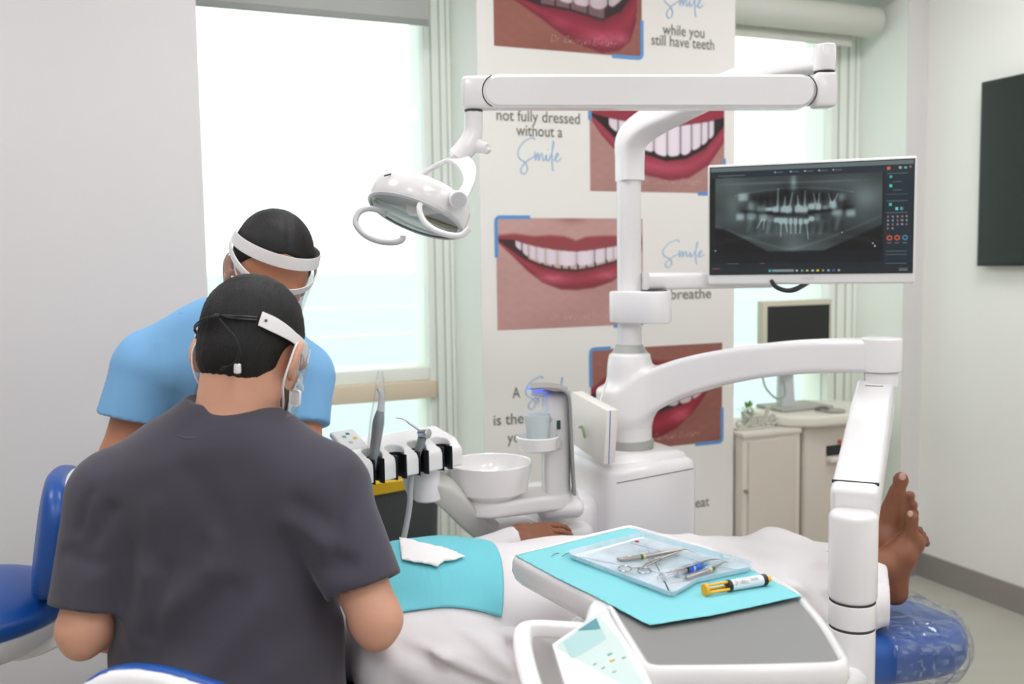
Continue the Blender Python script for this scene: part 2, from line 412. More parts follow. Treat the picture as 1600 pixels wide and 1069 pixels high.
window(1, s0-.25, s1, s0-.2, T(661, 300, tG)[0])
window(2, s2-.0, s3, s2+.05, T(1288, 300, tG)[0])
# the left pier is a thin lining: its return is further left, behind it
# ceiling lamp panels
for i, (a, b) in enumerate([(-.9, 2.0), (.75, 2.0), (2.4, 2.0)] + [(a_, b_) for b_ in (.2, -1.6) for a_ in (-.9, .75, 2.4)]):
    r = thing('ceiling_light', 'square white ceiling light panel number', 'ceiling light', L(a, b, ZC), group='ceiling light panels')
    r['label'] = 'square white light panel set flush in the ceiling'
    rbox((a-.31, a+.31), (b-.31, b+.31), (ZC-.012, ZC-.001), .003).build('light_frame', WHITE2, r)
    rbox((a-.28, a+.28), (b-.28, b+.28), (ZC-.016, ZC-.0125)).build('diffuser', PANEL, r)

# roller blinds
zbl = T(500, 26, 3.2)[2]
BLIND = mat('blind_fabric', (176, 178, 174), .9, bump=.1, bscale=600)
BLB = mat('blind_bar', (150, 152, 148), .6)
r = thing('roller_blind', 'grey roller blind let down a little over the left window', 'roller blind', L((s0+s1)/2-.1, 3.2, zbl))
sbr = T(669, 20, 3.2)[0]
rbox((s0-.2, sbr), (3.2, 3.202), (zbl+.02, ZH-.02)).build('fabric', BLIND, r)
rbox((s0-.2, sbr), (3.195, 3.207), (zbl, zbl+.022), .003).build('bottom_bar', BLB, r)
MB().cyl(L(s0-.2, 3.2, ZH-.05), L(sbr+.01, 3.2, ZH-.05), .035).build('roller', BLIND, r)
CASS = mat('blind_cassette', (205, 206, 196), .6)
zc2 = T(1300, 28, 3.16)[2]
r = thing('roller_blind', 'cream rounded blind cassette rolled up above the right window', 'roller blind', L(2.7, 3.16, zc2))
MB().cyl(L(s2+.0, 3.16, zc2), L(T(1369, 20, 3.16)[0], 3.16, zc2), .062, bev=.012, n=48).build('cassette', CASS, r)
rbox((s2, T(1330, 20, 3.2)[0]), (3.19, 3.2), (zc2-.10, zc2-.05), .003).build('bottom_bar', CASS, r)

# outside, far below: sea, sand banks
SEA = mat('pale_sea', (170, 187, 184), .45, var=.03, vscale=.01)
SAND = mat('pale_sand', (212, 200, 188), .8)
def slab(name, a, b, z, m, lab, cat):
    o = MB().box(((a[0]+b[0])/2, (a[1]+b[1])/2, z), (b[0]-a[0], b[1]-a[1], 1)).build(name, m); struct(o); return o
slab('trim_2', (-2500, 60), (2500, 5000), -41, SEA, '', '')
rs = random.Random(3)
for n, (yy, hh, x0, x1) in enumerate([(940, 42, -900, 60), (1040, 30, 200, 1500), (560, 22, -400, -40)]):
    pl = [(x0+(x1-x0)*q/24, yy+rs.uniform(-.15, .15)*hh + 18*math.sin(q*.6)) for q in range(25)]
    pl = [(a, b-hh/2, -40.45) for a, b in pl] + [(a, b+hh/2*rs.uniform(.6, 1), -40.45) for a, b in pl[::-1]]
    struct(MB().prism(pl, K, .3).build('trim_%d' % (3+n), SAND))

# printed pier: wallpaper, pictures, brackets, words
mur = bpy.data.objects.new('wall_print', None); C.objects.link(mur); o_ = L((s1+s2)/2, tP, 0); mur.location = o_; mur['_o'] = list(o_)
tag(mur, 'tall printed wallpaper of smiling mouths and blue script words on the pier between windows', 'wallpaper')
PWALL = rbox((s1, s2), (tP-.003, tP-.0005), (0.0, ZC-.001)).build('wallpaper', PIER, mur)
PR = attr_mat('picture_print', .75)
def ss(x, a, b): t = np.clip((x-a)/(b-a), 0, 1); return t*t*(3-2*t)
def pn(u, v, f, s=0):
    return (np.sin(u*f+s+1.7*np.sin(v*f*.8+s))+np.sin(v*f*1.1-s+1.3*np.sin(u*f*.7)))/2
def mixc(base, col, m): m = m[..., None]; return base*(1-m)+np.array(col, float)*m
def mouth(skin, skin2, lipu, lipl, tu, tl, curves, teeth, low=None, hl=(), nose=True, inner=(66, 44, 44)):
    def f(u, v):
        g = (u*.4+v*.6)[..., None]; c = np.array(skin, float)*(1-g)+np.array(skin2, float)*g; c = c + (4*pn(u, v, 9) + 2.0*pn(u, v, 60, 2))[..., None]
        cu = {k: np.interp(u, [q[0] for q in p], [q[1] for q in p]) for k, p in curves.items()}
        e = .012
        ul = ss(v, cu['lt']-e*1.6, cu['lt']+e*1.6)*(1-ss(v, cu['lb']-e, cu['lb']+e)); ul = ul*(u > curves['lt'][0][0])*(u < curves['lt'][-1][0])
        ll = ss(v, cu['mt'], cu['mt']+e)*(1-ss(v, cu['lb']-e*1.8, cu['lb']+e*1.8))
        c = mixc(c, lipu, ul)
        depth = np.clip((v-cu['mb'])/np.maximum(.02, cu['lb']-cu['mb']), 0, 1)
        lipc = np.array(lipl, float)*(1.0-.22*np.abs(depth-.45)[..., None]*2)
        m = (ss(v, cu['mb']-e, cu['mb']+e)*(1-ss(v, cu['lb']-e*1.8, cu['lb']+e*1.8)))[..., None]; c = c*(1-m)+lipc*m
        for (hx, hy, wx, wy, am) in hl: c = c + am*np.exp(-((u-hx)/wx)**2-((v-hy)/wy)**2)[..., None]*m*np.array([1, .9, 1.0])*(1+.2*pn(u, v, 90, 1))[..., None]
        op = ss(v, cu['mt']-e*.6, cu['mt']+e*.6)*(1-ss(v, cu['mb']-e*.6, cu['mb']+e*.6)); c = mixc(c, inner, op)
        if low is not None:
            ed, col = low; band = op*(u > ed[0])*(u < ed[-1])*(1-ss(v, cu['mb']-.03, cu['mb']-.012)); gap = np.min(np.abs(u[..., None]-np.array(ed)), -1); c = mixc(c, col, band*ss(gap, .002, .010))
        ed = np.array(teeth); k = np.clip(np.searchsorted(ed, u)-1, 0, len(ed)-2); a, b = ed[k], ed[k+1]; q = np.clip((u-a)/(b-a), 0, 1); cen = 1-np.abs(q*2-1)**4
        tb = cu['tt'] - .035*(1-cen)
        tm = (u > ed[0])*(u < ed[-1])*ss(v, cu['mt']-.004, cu['mt']+.012)*(1-ss(v, tb-.008, tb+.008))*ss(np.minimum(u-a, b-u), .0008, .006)
        tc_ = np.array(tu, float)*(1-.10*(1-cen))[..., None] + 8*np.sin(q*PI)[..., None] - (np.abs(u-.53)*38)[..., None]; m = tm[..., None]; c = c*(1-m)+tc_*m
        if nose: c = mixc(c, (140, 80, 72), .5*np.exp(-((u-.5)/.09)**2-((v-.0)/.05)**2))
        return c
    return f
cvA = dict(lt=[(0, .155), (.12, .14), (.25, .165), (.35, .155), (.45, .165), (.53, .205), (.60, .17), (.72, .16), (.86, .165), (1, .15)],
           mt=[(0, .185), (.12, .195), (.25, .255), (.4, .29), (.53, .305), (.65, .29), (.8, .26), (.92, .22), (1, .20)],
           tt=[(0, .22), (.13, .26), (.2, .345), (.3, .405), (.4, .43), (.53, .44), (.65, .425), (.8, .375), (.9, .31), (1, .28)],
           mb=[(0, .19), (.08, .27), (.18, .37), (.28, .43), (.4, .475), (.53, .49), (.65, .465), (.8, .415), (.92, .33), (1, .24)],
           lb=[(0, .2), (.1, .33), (.2, .47), (.3, .58), (.42, .645), (.53, .655), (.65, .64), (.78, .585), (.9, .47), (1, .30)])
pA = mouth((190, 152, 146), (180, 134, 130), (146, 66, 70), (160, 62, 74), (222, 208, 216), None, cvA, [.12, .165, .21, .26, .32, .40, .53, .655, .735, .79, .83, .87],
           ([.20, .30, .37, .43, .48, .54, .60, .66, .74, .84], (190, 168, 160)), [(.36, .55, .10, .045, 42), (.76, .53, .09, .04, 34)])
cvB = dict(lt=[(0, .12), (.3, .1), (.5, .16), (.7, .1), (1, .16)], mt=[(0, .30), (.10, .33), (.25, .36), (.45, .40), (.65, .38), (.85, .33), (1, .28)],
           tt=[(0, .35), (.12, .40), (.25, .54), (.4, .64), (.55, .70), (.7, .67), (.83, .57), (.92, .46), (1, .34)], mb=[(0, .31), (.08, .40), (.2, .56), (.4, .68), (.55, .74), (.7, .71), (.85, .60), (.95, .44), (1, .36)],
           lb=[(0, .34), (.08, .50), (.2, .68), (.4, .88), (.58, .93), (.72, .90), (.88, .76), (1, .52)])
def pB(u, v):
    f = mouth((178, 136, 128), (164, 122, 116), (146, 46, 62), (166, 62, 80), (226, 214, 222), None, cvB, [.13, .20, .27, .36, .46, .56, .66, .745, .82, .875, .92], None, [(.5, .8, .25, .06, 14)], nose=False, inner=(40, 26, 28))
    return f(u, v*1.05)
cvC = dict(lt=[(0, .3), (.3, .05), (1, .05)], mt=[(0, .46), (.2, .42), (.5, .40), (.8, .30), (1, .30)], tt=[(0, .5), (.35, .55), (.5, .575), (.7, .60), (.8, .56), (.9, .45), (1, .4)],
           mb=[(0, .47), (.15, .56), (.3, .62), (.5, .64), (.72, .70), (.85, .60), (.94, .44), (1, .30)], lb=[(0, .48), (.15, .60), (.3, .72), (.42, .83), (.55, .92), (.72, .985), (.84, .95), (.92, .85), (.962, .66), (.965, .45), (1, .30)])
pC = mouth((150, 96, 84), (142, 88, 78), (130, 40, 52), (152, 48, 66), (200, 184, 190), None, cvC, [.2, .3, .42, .52, .63, .76, .87], ([.3, .4, .5, .62, .74], (120, 92, 96)), [(.72, .86, .14, .06, 38), (.42, .76, .07, .05, 16), (.86, .84, .05, .05, 30)], nose=False, inner=(54, 38, 40))
cvD = dict(lt=[(0, .38), (.15, .22), (.4, .12), (.55, .15), (.75, .12), (1, .3)], mt=[(0, .42), (.2, .40), (.5, .38), (.75, .40), (.9, .38), (1, .5)], tt=[(0, .46), (.2, .50), (.45, .57), (.62, .60), (.75, .57), (.88, .46), (1, .5)],
           mb=[(0, .50), (.1, .56), (.2, .62), (.34, .66), (.5, .655), (.66, .60), (.78, .52), (.9, .40), (1, .4)], lb=[(0, .52), (.1, .68), (.2, .80), (.34, .90), (.5, .90), (.64, .82), (.76, .69), (.86, .52), (.9, .42), (1, .40)])
pD = mouth((150, 96, 84), (138, 86, 76), (134, 44, 52), (148, 38, 52), (196, 180, 184), None, cvD, [.25, .35, .46, .56, .66, .76, .85], None, [(.68, .70, .09, .07, 44), (.4, .78, .12, .05, 10)], nose=False, inner=(44, 32, 34))
BLUEP = mat('blue_print', (92, 146, 200), .7); GREYP = mat('grey_lettering', (118, 116, 112), .7); BLUES = mat('blue_script', (158, 188, 216), .7); SIGN = mat('pale_signature', (205, 170, 165), .7)
# (pixel of a bottom-left and a bottom-right corner, pixel row of the top) measured on the wall, then snapped to wall coordinates
k_ = tP/3.09
def zs(z): return CAMZ + (z-CAMZ)*k_
PH = [('A', 1.246*k_, 1.839*k_, zs(1.143), zs(1.539), pA, 1), ('B', 1.620*k_, 2.206*k_, zs(1.638), zs(2.032), pB, 0), ('C', 1.250*k_, 1.839*k_, zs(2.130), zs(2.526), pC, 2), ('D', 1.615*k_, 2.200*k_, zs(.662), zs(1.055), pD, 1)]
bw, bt = .013, .0016
def bracket(sc, zc_, ds, dz, ls, lz):
    """L-shaped corner mark with a rounded outer corner"""
    pts = []; r_ = .022; off = .0
    for q in range(7):
        a = q/6*PI/2; pts.append((r_*(1-math.sin(a)), r_*(1-math.cos(a))))
    outer = [(ls, 0)] + [(x, y) for x, y in [(r_*(1-math.cos(a*PI/12)), r_*(1-math.sin(a*PI/12))) for a in range(6, -1, -1)]] + [(0, lz)]
    inner = [(bw, lz)] + [(bw+.008*(1-math.cos(a*PI/8)), bw+.008*(1-math.sin(a*PI/8))) for a in range(0, 5)] + [(ls, bw)]
    poly = [L(sc+ds*x, tP-.0046, zc_+dz*y) for x, y in outer+inner]
    return MB().prism(poly, V, .001)
for nm, a, b, z0, z1, fn, sig in PH:
    ph = picture('mouth_picture', L(a, tP-.004, z1), U*(b-a), -K*(z1-z0), 190, 130, fn, PR, mur)
    tl = nm in 'AD'
    if nm in 'AD': bracket(a-.006, z1+.009, 1, -1, .135 if nm == 'A' else .09, .145).build('corner_mark', BLUEP, mur, flat=True)
    if nm == 'B': bracket(a-.006, z1+.009, 1, -1, .13, .145).build('corner_mark', BLUEP, mur, flat=True)
    if nm == 'B': bracket(b+.007, z0-.009, -1, 1, .125, .14).build('corner_mark', BLUEP, mur, flat=True)
    else: bracket(b+.007, z0-.009, -1, 1, .13, .14).build('corner_mark', BLUEP, mur, flat=True)
    sx_ = (a+b)/2 + (.04 if nm == 'A' else .05)
    text_mesh('signature', 'Dr. Georges El-Habr', .038, L(sx_, tP-.0047, z0+.028), U, K, SIGN, mur, width=.26, shear=.35, off=-.0012)
def words(txt, px0, px1, py, h, zc=None):
    a = T(px0, py, tP); b = T(px1, py, tP); text_mesh('lettering', txt, h, L((a[0]+b[0])/2, tP-.0042, zc if zc else a[2]), U, K, GREYP, mur, width=b[0]-a[0], off=.0003)
words('while you', 1035, 1100, 54, .055); words('still have teeth', 1017, 1115, 70, .055)
words('not fully dressed', 775, 905, 188, .055); words('without a', 806, 878, 212, .055)
words('can breathe', 1011, 1110, 469, .055)
words('A', 800, 812, 622, .055); words('is the power', 770, 880, 665, .055, T(770, 665, tP)[2]); words('you wear', 792, 868, 692, .055)
words('great', 1070, 1107, 795, .055)
SM = [[(1.0, .93), (.92, 1.0), (.72, .98), (.35, .86), (.1, .66), (.04, .5), (.14, .38), (.42, .28), (.56, .14), (.52, .02), (.36, -.06), (.2, 0), (.24, .14), (.6, .34), (.95, .46), (1.05, .52)],
      [(1.0, .6), (1.03, .34), (1.12, .52), (1.2, .55), (1.22, .34), (1.33, .52), (1.42, .54), (1.46, .36), (1.56, .38), (1.66, .52), (1.68, .36), (1.8, .38), (2.0, .62), (2.1, .86), (2.06, .9), (1.98, .5), (2.02, .12), (2.08, .06)],
      [(2.06, .36), (2.2, .42), (2.34, .52), (2.3, .58), (2.2, .5), (2.2, .36), (2.32, .34), (2.52, .44)], [(1.72, .66), (1.74, .68)]]
def script(px0, py0, px1, py1, m_=BLUES, rr=.0022):
    a = T(px0, py1, tP); b = T(px1, py0, tP); mb = MB()
    for stk in SM:
        mb.tube([L(a[0]+(b[0]-a[0])*x/2.52, tP-.0035, a[2]+(b[2]-a[2])*(y+.06)/1.06) for x, y in stk], rr, n=6, smooth=5)
    mb.build('script_word', m_, mur)
script(808, 217, 876, 272); script(1034, 375, 1100, 418); script(1036, -22, 1098, 28); script(820, 585, 890, 640)

# television on the right wall
a = toST(P(1537.5, 129, 1)); 
def SR(x, y, s=sR-.03):
    d = ray(x, y); p = np.array([0, 0, CAMZ]) + d*(s/d.dot(U)); return p.dot(V), p[2]
ta, za = SR(1537.5, 129); tb_, zb_ = SR(1531, 416)
TVF = mat('tv_bezel', (22, 24, 24), .35); TVS = mat('tv_screen', (34, 41, 39), .22, var=.01)
tv = thing('television', 'large black flat television switched off on the right wall', 'television', L(sR-.02, ta-.62, zb_))
rbox((sR-.045, sR-.012), (ta-1.26, ta), (zb_, za), .004).build('tv_body', TVF, tv)
rbox((sR-.047, sR-.044), (ta-1.25, ta-.012), (zb_+.018, za-.012)).build('screen', TVS, tv)
rbox((sR-.014, sR-.001), (ta-.9, ta-.36), (zb_+.15, za-.15)).build('wall_mount', TVF, tv)
# ------------------------------------------------------------------ dental unit: cabinet, column, instrument arm, post
A2 = lambda p: np.asarray(p, float)
pc = P(984, 620, 2.55); PX, PY = pc[0], pc[1]
def CZ(x, y, p=None):
    """height at the column's distance for a photo row"""
    return P(x, y, PY)[2]
du = thing('dental_unit', 'white dental unit cabinet with column and curved instrument arm behind the patient', 'dental unit', (PX, PY, 0))
cs, ct, _ = toST([PX, PY, 0])
tf = ct-.13; b1 = T(948, 780, tf)[0]; b2 = T(1093, 780, tf)[0]; zt = T(1020, 722, tf)[2]
bb = MB(); rbox((b1, b2), (tf, tf+.36), (0.02, zt), .03, bb)
bb.build('cabinet_body', WHITE, du)
lid = MB(); rbox((b1+.012, b2-.012), (tf+.02, tf+.35), (zt-.05, zt+.016), .028, lid); lid.build('cabinet_top', WHITE, du)
MB().tube([L(b1-.0005+.03, tf-.0005, zt-.045), L(b2-.02, tf-.0005, zt-.03)], .0011, n=6, smooth=1).build('panel_seam', SEAM, du)
rbox((b1-.16, b1+.08), (tf+.05, tf+.33), (.02, zt-.09), .05).build('side_body', WHITE, du)
# flat floor platform that carries the chair side
lo_ = MB(); z7 = .60; rbox((b1-.34, b1+.1), (tf-.02, tf+.2), (z7-.10, z7), .03, lo_); lo_.build('side_platform', WHITE, du)
rbox((b1-.3, b2-.02), (tf-.28, tf+.3), (0, .10), .03).build('foot_plate', WHITE2, du)
r0 = .063
MB().cyl((PX, PY, zt+.0), (PX, PY, CZ(984, 685)), .064, n=48, bev=.004).build('column_ring', GREYR, du)
MB().cyl((PX, PY, CZ(984, 690)), (PX, PY, CZ(984, 630)), .060, n=48, bev=.003).build('column', WHITE, du)
# swivel head + arm, one casting
zt2, zb2 = CZ(984, 549), CZ(984, 648)
MB().lathe((PX, PY, 0), K, [(0, zt2-.002), (.048, zt2-.002), (.036, zt2+.018), (0, zt2+.019)], n=40).build('neck_ring', GREYR, du)
arm_px = [(966, 604, 664, 2.55), (1006, 579, 653, 2.54), (1060, 561, 626, 2.50), (1130, 546, 603, 2.42), (1200, 536, 589, 2.34), (1280, 530, 582, 2.25), (1376, 529, 581, 2.15)]
rr_ = []
for x, ya, yb, D_ in arm_px:
    a, b = P(x, ya, D_), P(x, yb, D_); c = (a+b)/2; rr_.append((c, (a[2]-b[2])/2))
pts = [c for c, h in rr_]; hs = [h for c, h in rr_]
pts, hs, fl = spline(pts, hs, [.060, .056, .048, .042, .04, .038, .038], 6)
AP = np.array(pts, np.float32); AH = np.array(hs, np.float32); AF = np.array(fl, np.float32)
HZ = np.array([zb2-.045, zb2-.04, zb2, zb2+.06, zt2-.03, zt2-.008, zt2]); HR = np.array([.055, .058, .067, .066, .060, .056, .045])
def fcast(p):
    best = np.full(len(p), 9., np.float32); cz = np.zeros(len(p), np.float32); ch_ = cz.copy(); cf = cz.copy()
    for i in range(len(AP)-1):
        a, b = AP[i, :2], AP[i+1, :2]; ab = b-a; t = np.clip((p[:, :2]-a) @ ab/ab.dot(ab), 0, 1); d = np.linalg.norm(p[:, :2]-a-t[:, None]*ab, axis=1); m = d < best
        best = np.where(m, d, best); cz = np.where(m, AP[i, 2]+(AP[i+1, 2]-AP[i, 2])*t, cz); ch_ = np.where(m, AH[i]+(AH[i+1]-AH[i])*t, ch_); cf = np.where(m, AF[i]+(AF[i+1]-AF[i])*t, cf)
    r_ = .014; w2 = np.stack([best-cf+r_, np.abs(p[:, 2]-cz)-ch_+r_], 1); arm_ = np.linalg.norm(np.maximum(w2, 0), axis=1)+np.minimum(w2.max(1), 0)-r_
    rad = np.hypot(p[:, 0]-PX, p[:, 1]-PY)-np.interp(p[:, 2], HZ, HR); w3 = np.stack([rad+.006, np.abs(p[:, 2]-(HZ[0]+HZ[-1])/2)-(HZ[-1]-HZ[0])/2+.006], 1)
    hd_ = np.linalg.norm(np.maximum(w3, 0), axis=1)+np.minimum(w3.max(1), 0)-.006
    return smin(arm_, hd_, .022)
lo, hi = bounds(list(pts)+[np.array([PX, PY, zt2]), np.array([PX, PY, zb2-.05])], .09)
field_obj('instrument_arm', fcast, lo, hi, .0045, WHITE, du, smooth=2)
kn = P(1377, 555, 2.15)
MB().cyl((kn[0], kn[1], P(1377, 580, 2.15)[2]), (kn[0], kn[1], P(1377, 528, 2.15)[2]), .045, n=48, bev=.004).build('arm_knuckle', WHITE, du)
MB().cyl((kn[0], kn[1], P(1372, 604, 2.13)[2]), (kn[0], kn[1], P(1377, 579, 2.15)[2]), .037, n=40, bev=.002).build('joint_sleeve', WHITE2, du)
MB().cyl((kn[0], kn[1], P(1372, 583.5, 2.13)[2]), (kn[0], kn[1], P(1377, 581, 2.15)[2]), .039, n=40).build('joint_gap', LGREY, du)
# balanced sloping arm towards the camera
g0, g1 = P(1367, 622, 2.14), P(1336, 785, 1.70)
d = nrm(g1-g0); xx = nrm(np.cross(d, K)); yy = np.cross(xx, d); Lg = np.linalg.norm(g1-g0)
sl = MB().box((g0+g1)/2, (.084, Lg+.05, .075), (-xx, d, yy if yy[2] > 0 else -yy), .012, 3)
sl.build('sloping_arm', WHITE, du)
yu = yy if yy[2] > 0 else -yy
MB().box(g0+d*.02+yu*.0375, (.038, .003, .0012), (xx, d, yu)).build('arm_slot', SEAM, du)
MB().box(g1-d*.008+yu*.036, (.082, .0025, .006), (xx, d, yu)).build('arm_gap', SEAM, du)
cc = P(1333, 850, 1.66); px_, py_ = cc[0], cc[1]
def z6(y): return P(1333, y, py_)[2]
MB().cyl((px_, py_, z6(938)), (px_, py_, z6(798)), .0425, n=48, bev=.012).build('post', WHITE, du)
MB().cyl((px_, py_, z6(936)-.004), (px_, py_, z6(936)), .0402, n=48).build('post_groove', SEAM, du)
MB().cyl((px_, py_, z6(975)), (px_, py_, z6(938)), .0412, n=48, bev=.002).build('post_ring', WHITE, du)
MB().cyl((px_, py_, z6(979)), (px_, py_, z6(975)), .0397, n=48).build('post_groove', SEAM, du)
MB().cyl((px_, py_, .60), (px_, py_, z6(979)), .0407, n=48, bev=.002).build('post', WHITE, du)
BRK = (px_, py_)

# ------------------------------------------------------------------ lamp
la = thing('dental_lamp', 'white dental operating lamp on its pole and jointed arm in front of the printed wallpaper', 'lamp', (PX, PY, zt2+.018))
MB().cyl((PX, PY, zt2+.0185), (PX, PY, CZ(984, 283)), .0325, n=40).build('lamp_pole', WHITE, la)
MB().cyl((PX, PY, CZ(984, 283)-.0012), (PX, PY, CZ(984, 283)+.0003), .0331, n=40).build('pole_joint', LGREY, la)
bp = [P(984, 283, 2.55), P(984, 250, 2.55), P(987, 218, 2.54), P(1016, 192, 2.50), P(1075, 163, 2.40), P(1130, 138, 2.31), P(1200, 110, 2.2), P(1262, 96, 2.10), P(1286, 93, 2.07)]
MB().tube(bp, [.033, .0332, .036, .036, .034, .032, .030, .028, .027], n=28, smooth=6, flat=[.033, .0332, .035, .034, .028, .026, .024, .022, .020], upv=V).build('lamp_rear_arm', WHITE, la)
e0 = P(1288, 95, 2.06)
def ze(y): return P(1288, y, e0[1])[2]
MB().cyl((e0[0], e0[1], ze(112)), (e0[0], e0[1], ze(70)), .0235, n=36, bev=.004).build('lamp_elbow', WHITE, la)
MB().cyl((e0[0], e0[1], ze(113.5)), (e0[0], e0[1], ze(112)), .0215, n=36).build('elbow_gap', SEAM, la)
DA = e0[1]
pa, pb = P(1270, 145, DA), P(756, 145, DA)
ebl = MB().box((P(1286, 143, DA)+P(1286, 141, DA))/2, (.047, .052, P(1286, 114, DA)[2]-P(1286, 168, DA)[2]), None, .009, 3)
ebl.build('elbow_block', WHITE, la)
def stadium(mb, a, b, r, th, n=18, bev=.006):
    """flat round-ended bar lying in the plane of a->b and z, thickness along y"""
    d = nrm(b-a); z = nrm(np.cross(np.cross(d, K), d)); y = np.cross(z, d); rings = []
    for off, k in ((-th/2, -bev), (-th/2+bev, 0), (th/2-bev, 0), (th/2, -bev)):
        ring = [b + d*0 + (d*math.cos(q)+z*math.sin(q))*(r+k)+y*off for q in np.linspace(-PI/2, PI/2, n)] + [a + (d*math.cos(q)+z*math.sin(q))*(r+k)+y*off for q in np.linspace(PI/2, 1.5*PI, n)]
        rings.append(ring)
    return mb.rings(rings)
hA = (P(1000, 119, DA)[2]-P(1000, 171, DA)[2])/2
fa = P(1244, 145, DA); fb = P(781, 145, DA)
stadium(MB(), fb, fa, hA, .05).build('lamp_front_arm', WHITE, la)
def arc(c, sgn):
    pts = [c + np.array([sgn*math.cos(q)*(hA+.0015), -.0245, math.sin(q)*(hA+.0015)]) for q in np.linspace(-1.1, 1.1, 9)]
    MB().tube(pts, .0013, n=6, smooth=2).build('arm_end_gap', SEAM, la)
arc(fa, 1); arc(fb, -1)
nb = P(744, 143, DA)
MB().box((P(752, 146, DA)), (P(785, 146, DA)[0]-P(725, 146, DA)[0], .048, P(744, 120, DA)[2]-P(744, 172, DA)[2]), None, .010, 3).build('lamp_front_block', WHITE, la)
MB().cyl(P(740, 176, DA), P(740, 172, DA), .0195, n=32).build('neck_gap', SEAM, la)
MB().tube([P(740, 175, DA), P(740, 195, DA), P(738, 212, DA), P(729, 230, DA-.005), P(712, 247, DA-.01)], [.0195, .0195, .021, .023, .021], n=24, smooth=6).build('lamp_neck', WHITE, la)
MB().cyl(P(742, 226, DA), P(762, 232, DA-.02), .017, .012, n=28, bev=.003).cyl(P(758, 231, DA-.015), P(763, 238, DA-.02), .008, n=20, bev=.002).build('tilt_knob', WHITE, la)
# lamp head
LC = P(650, 337, 2.0); ln = nrm([-.33, -.29, -.90]); lx = nrm(np.cross([0, 1, 0.1], ln)); lx = lx if lx[0] > 0 else -lx
lhb = MB().lathe(LC, -ln, [(.0, .004), (.088, .004), (.104, .0), (.1075, .012), (.107, .040), (.102, .051), (.088, .060), (.06, .067), (.03, .070), (0, .0705)], n=56)
lhb.build('lamp_housing', WHITE, la)
LENS = clear_mat('lamp_lens', tint=(.97, .99, .97), gloss=.10, rough=.03)
REFL = mat('lamp_reflector', (232, 234, 228), .2, metal=.35, bump=.3, bscale=40)
MB().lathe(LC, -ln, [(.101, -.001), (.08, .012), (.045, .02), (0, .022)], n=48).build('reflector', REFL, la)
MB().lathe(LC, -ln, [(.101, -.002), (.07, -.009), (.03, -.012), (0, -.0125)], n=48).build('lens', LENS, la)
lv = np.cross(ln, lx)
mb = MB(); mb.box(LC+ln*.004, (.185, .022, .012), (lx, lv, ln), .004); mb.build('bulb_shield', LGREY, la)
mb = MB()
mb.lathe(LC, -ln, [(.0995, -.004), (.1035, -.006), (.107, -.002), (.106, .004), (.0995, .0)], n=56); mb.build('lens_ring', LGREY, la)
# yoke: wide strap from the neck round both sides of the housing
hub = P(712, 250, 2.03); pr = P(716, 313, 1.93); plf = P(655, 287, 2.12)
MB().tube([plf, P(662, 272, 2.12), P(690, 255, 2.10), P(714, 247, 2.05), P(731, 262, 1.99), P(733, 285, 1.95), P(719, 312, 1.925)], [.014, .017, .021, .021, .017, .012, .013], n=20, smooth=6, flat=[.004]*7, upv=nrm([.2, .95, .1])).build('yoke', WHITE, la)
MB().cyl(P(712, 311, 1.955), P(717, 313, 1.905), .0185, n=32, bev=.002).build('yoke_pivot', WHITE, la)
MB().cyl(P(716.6, 312.9, 1.909), P(717.2, 313.1, 1.9035), .0155, n=32).build('pivot_cap', LGREY, la)
MB().tube([P(640, 322, 1.97), P(690, 320, 1.95), P(714, 313, 1.935)], [.020, .019, .017], n=20).build('side_boss', WHITE, la)
MB().tube([P(603, 335, 1.96), P(592, 329, 1.95), P(575, 326, 1.94), P(560, 333, 1.93), P(556, 350, 1.92), P(570, 367, 1.91), P(592, 377, 1.90), P(615, 379, 1.90), P(628, 375, 1.90), P(630, 368, 1.90)], .0062, n=16, smooth=5).build('lamp_handle', LGREY, la)
MB().tube([P(690, 313, 1.93), P(664, 313, 1.91), P(655, 325, 1.90), P(662, 345, 1.89), P(680, 360, 1.88), P(705, 368, 1.88), P(722, 367, 1.88), P(733, 357, 1.88)], .0062, n=16, smooth=5).build('lamp_handle', WHITE, la)
MB().tube([P(600, 275, 1.93), P(611, 272, 1.93)], .0014, n=8, smooth=1).build('vent', DARK, la)

# ------------------------------------------------------------------ patient monitor
c00, c10 = P(1105.5, 258, 2.53), P(1434, 243, 2.37); c01 = P(1107, 444, 2.53); c11 = P(1430, 444, 2.37)
ex_ = nrm([c10[0]-c00[0], c10[1]-c00[1], 0]); ny_ = np.cross(ex_, K); ny_ = ny_ if ny_[1] < 0 else -ny_    # towards camera
Wm = np.linalg.norm((c10-c00)[:2]); zT = (c00[2]+c10[2])/2; zB = (c01[2]+c11[2])/2
tilt = (c10[2]-c00[2])/Wm; ex_ = nrm(ex_+K*tilt*.5); ez_ = nrm(np.cross(ex_, ny_)); ez_ = ez_ if ez_[2] > 0 else -ez_
mc = (c00+c10)/2; mc[2] = (zT+zB)/2; Hm = zT-zB
mo = thing('monitor', 'white framed monitor showing a panoramic x-ray of teeth on a swing arm', 'monitor', (mc[0], mc[1], zB))
MB().box(mc-ny_*.018, (Wm, .034, Hm), (ex_, ny_, ez_), .006).build('monitor_frame', WHITE2, mo)
by = .026; bx = .006
MB().box(mc+ez_*(by/2-.0035)+ny_*.0, (Wm-bx*2, .003, Hm-by-.007), (ex_, ny_, ez_)).build('screen_border', DARK, mo)
SCR = attr_mat('screen_picture', .25, emit=.85)
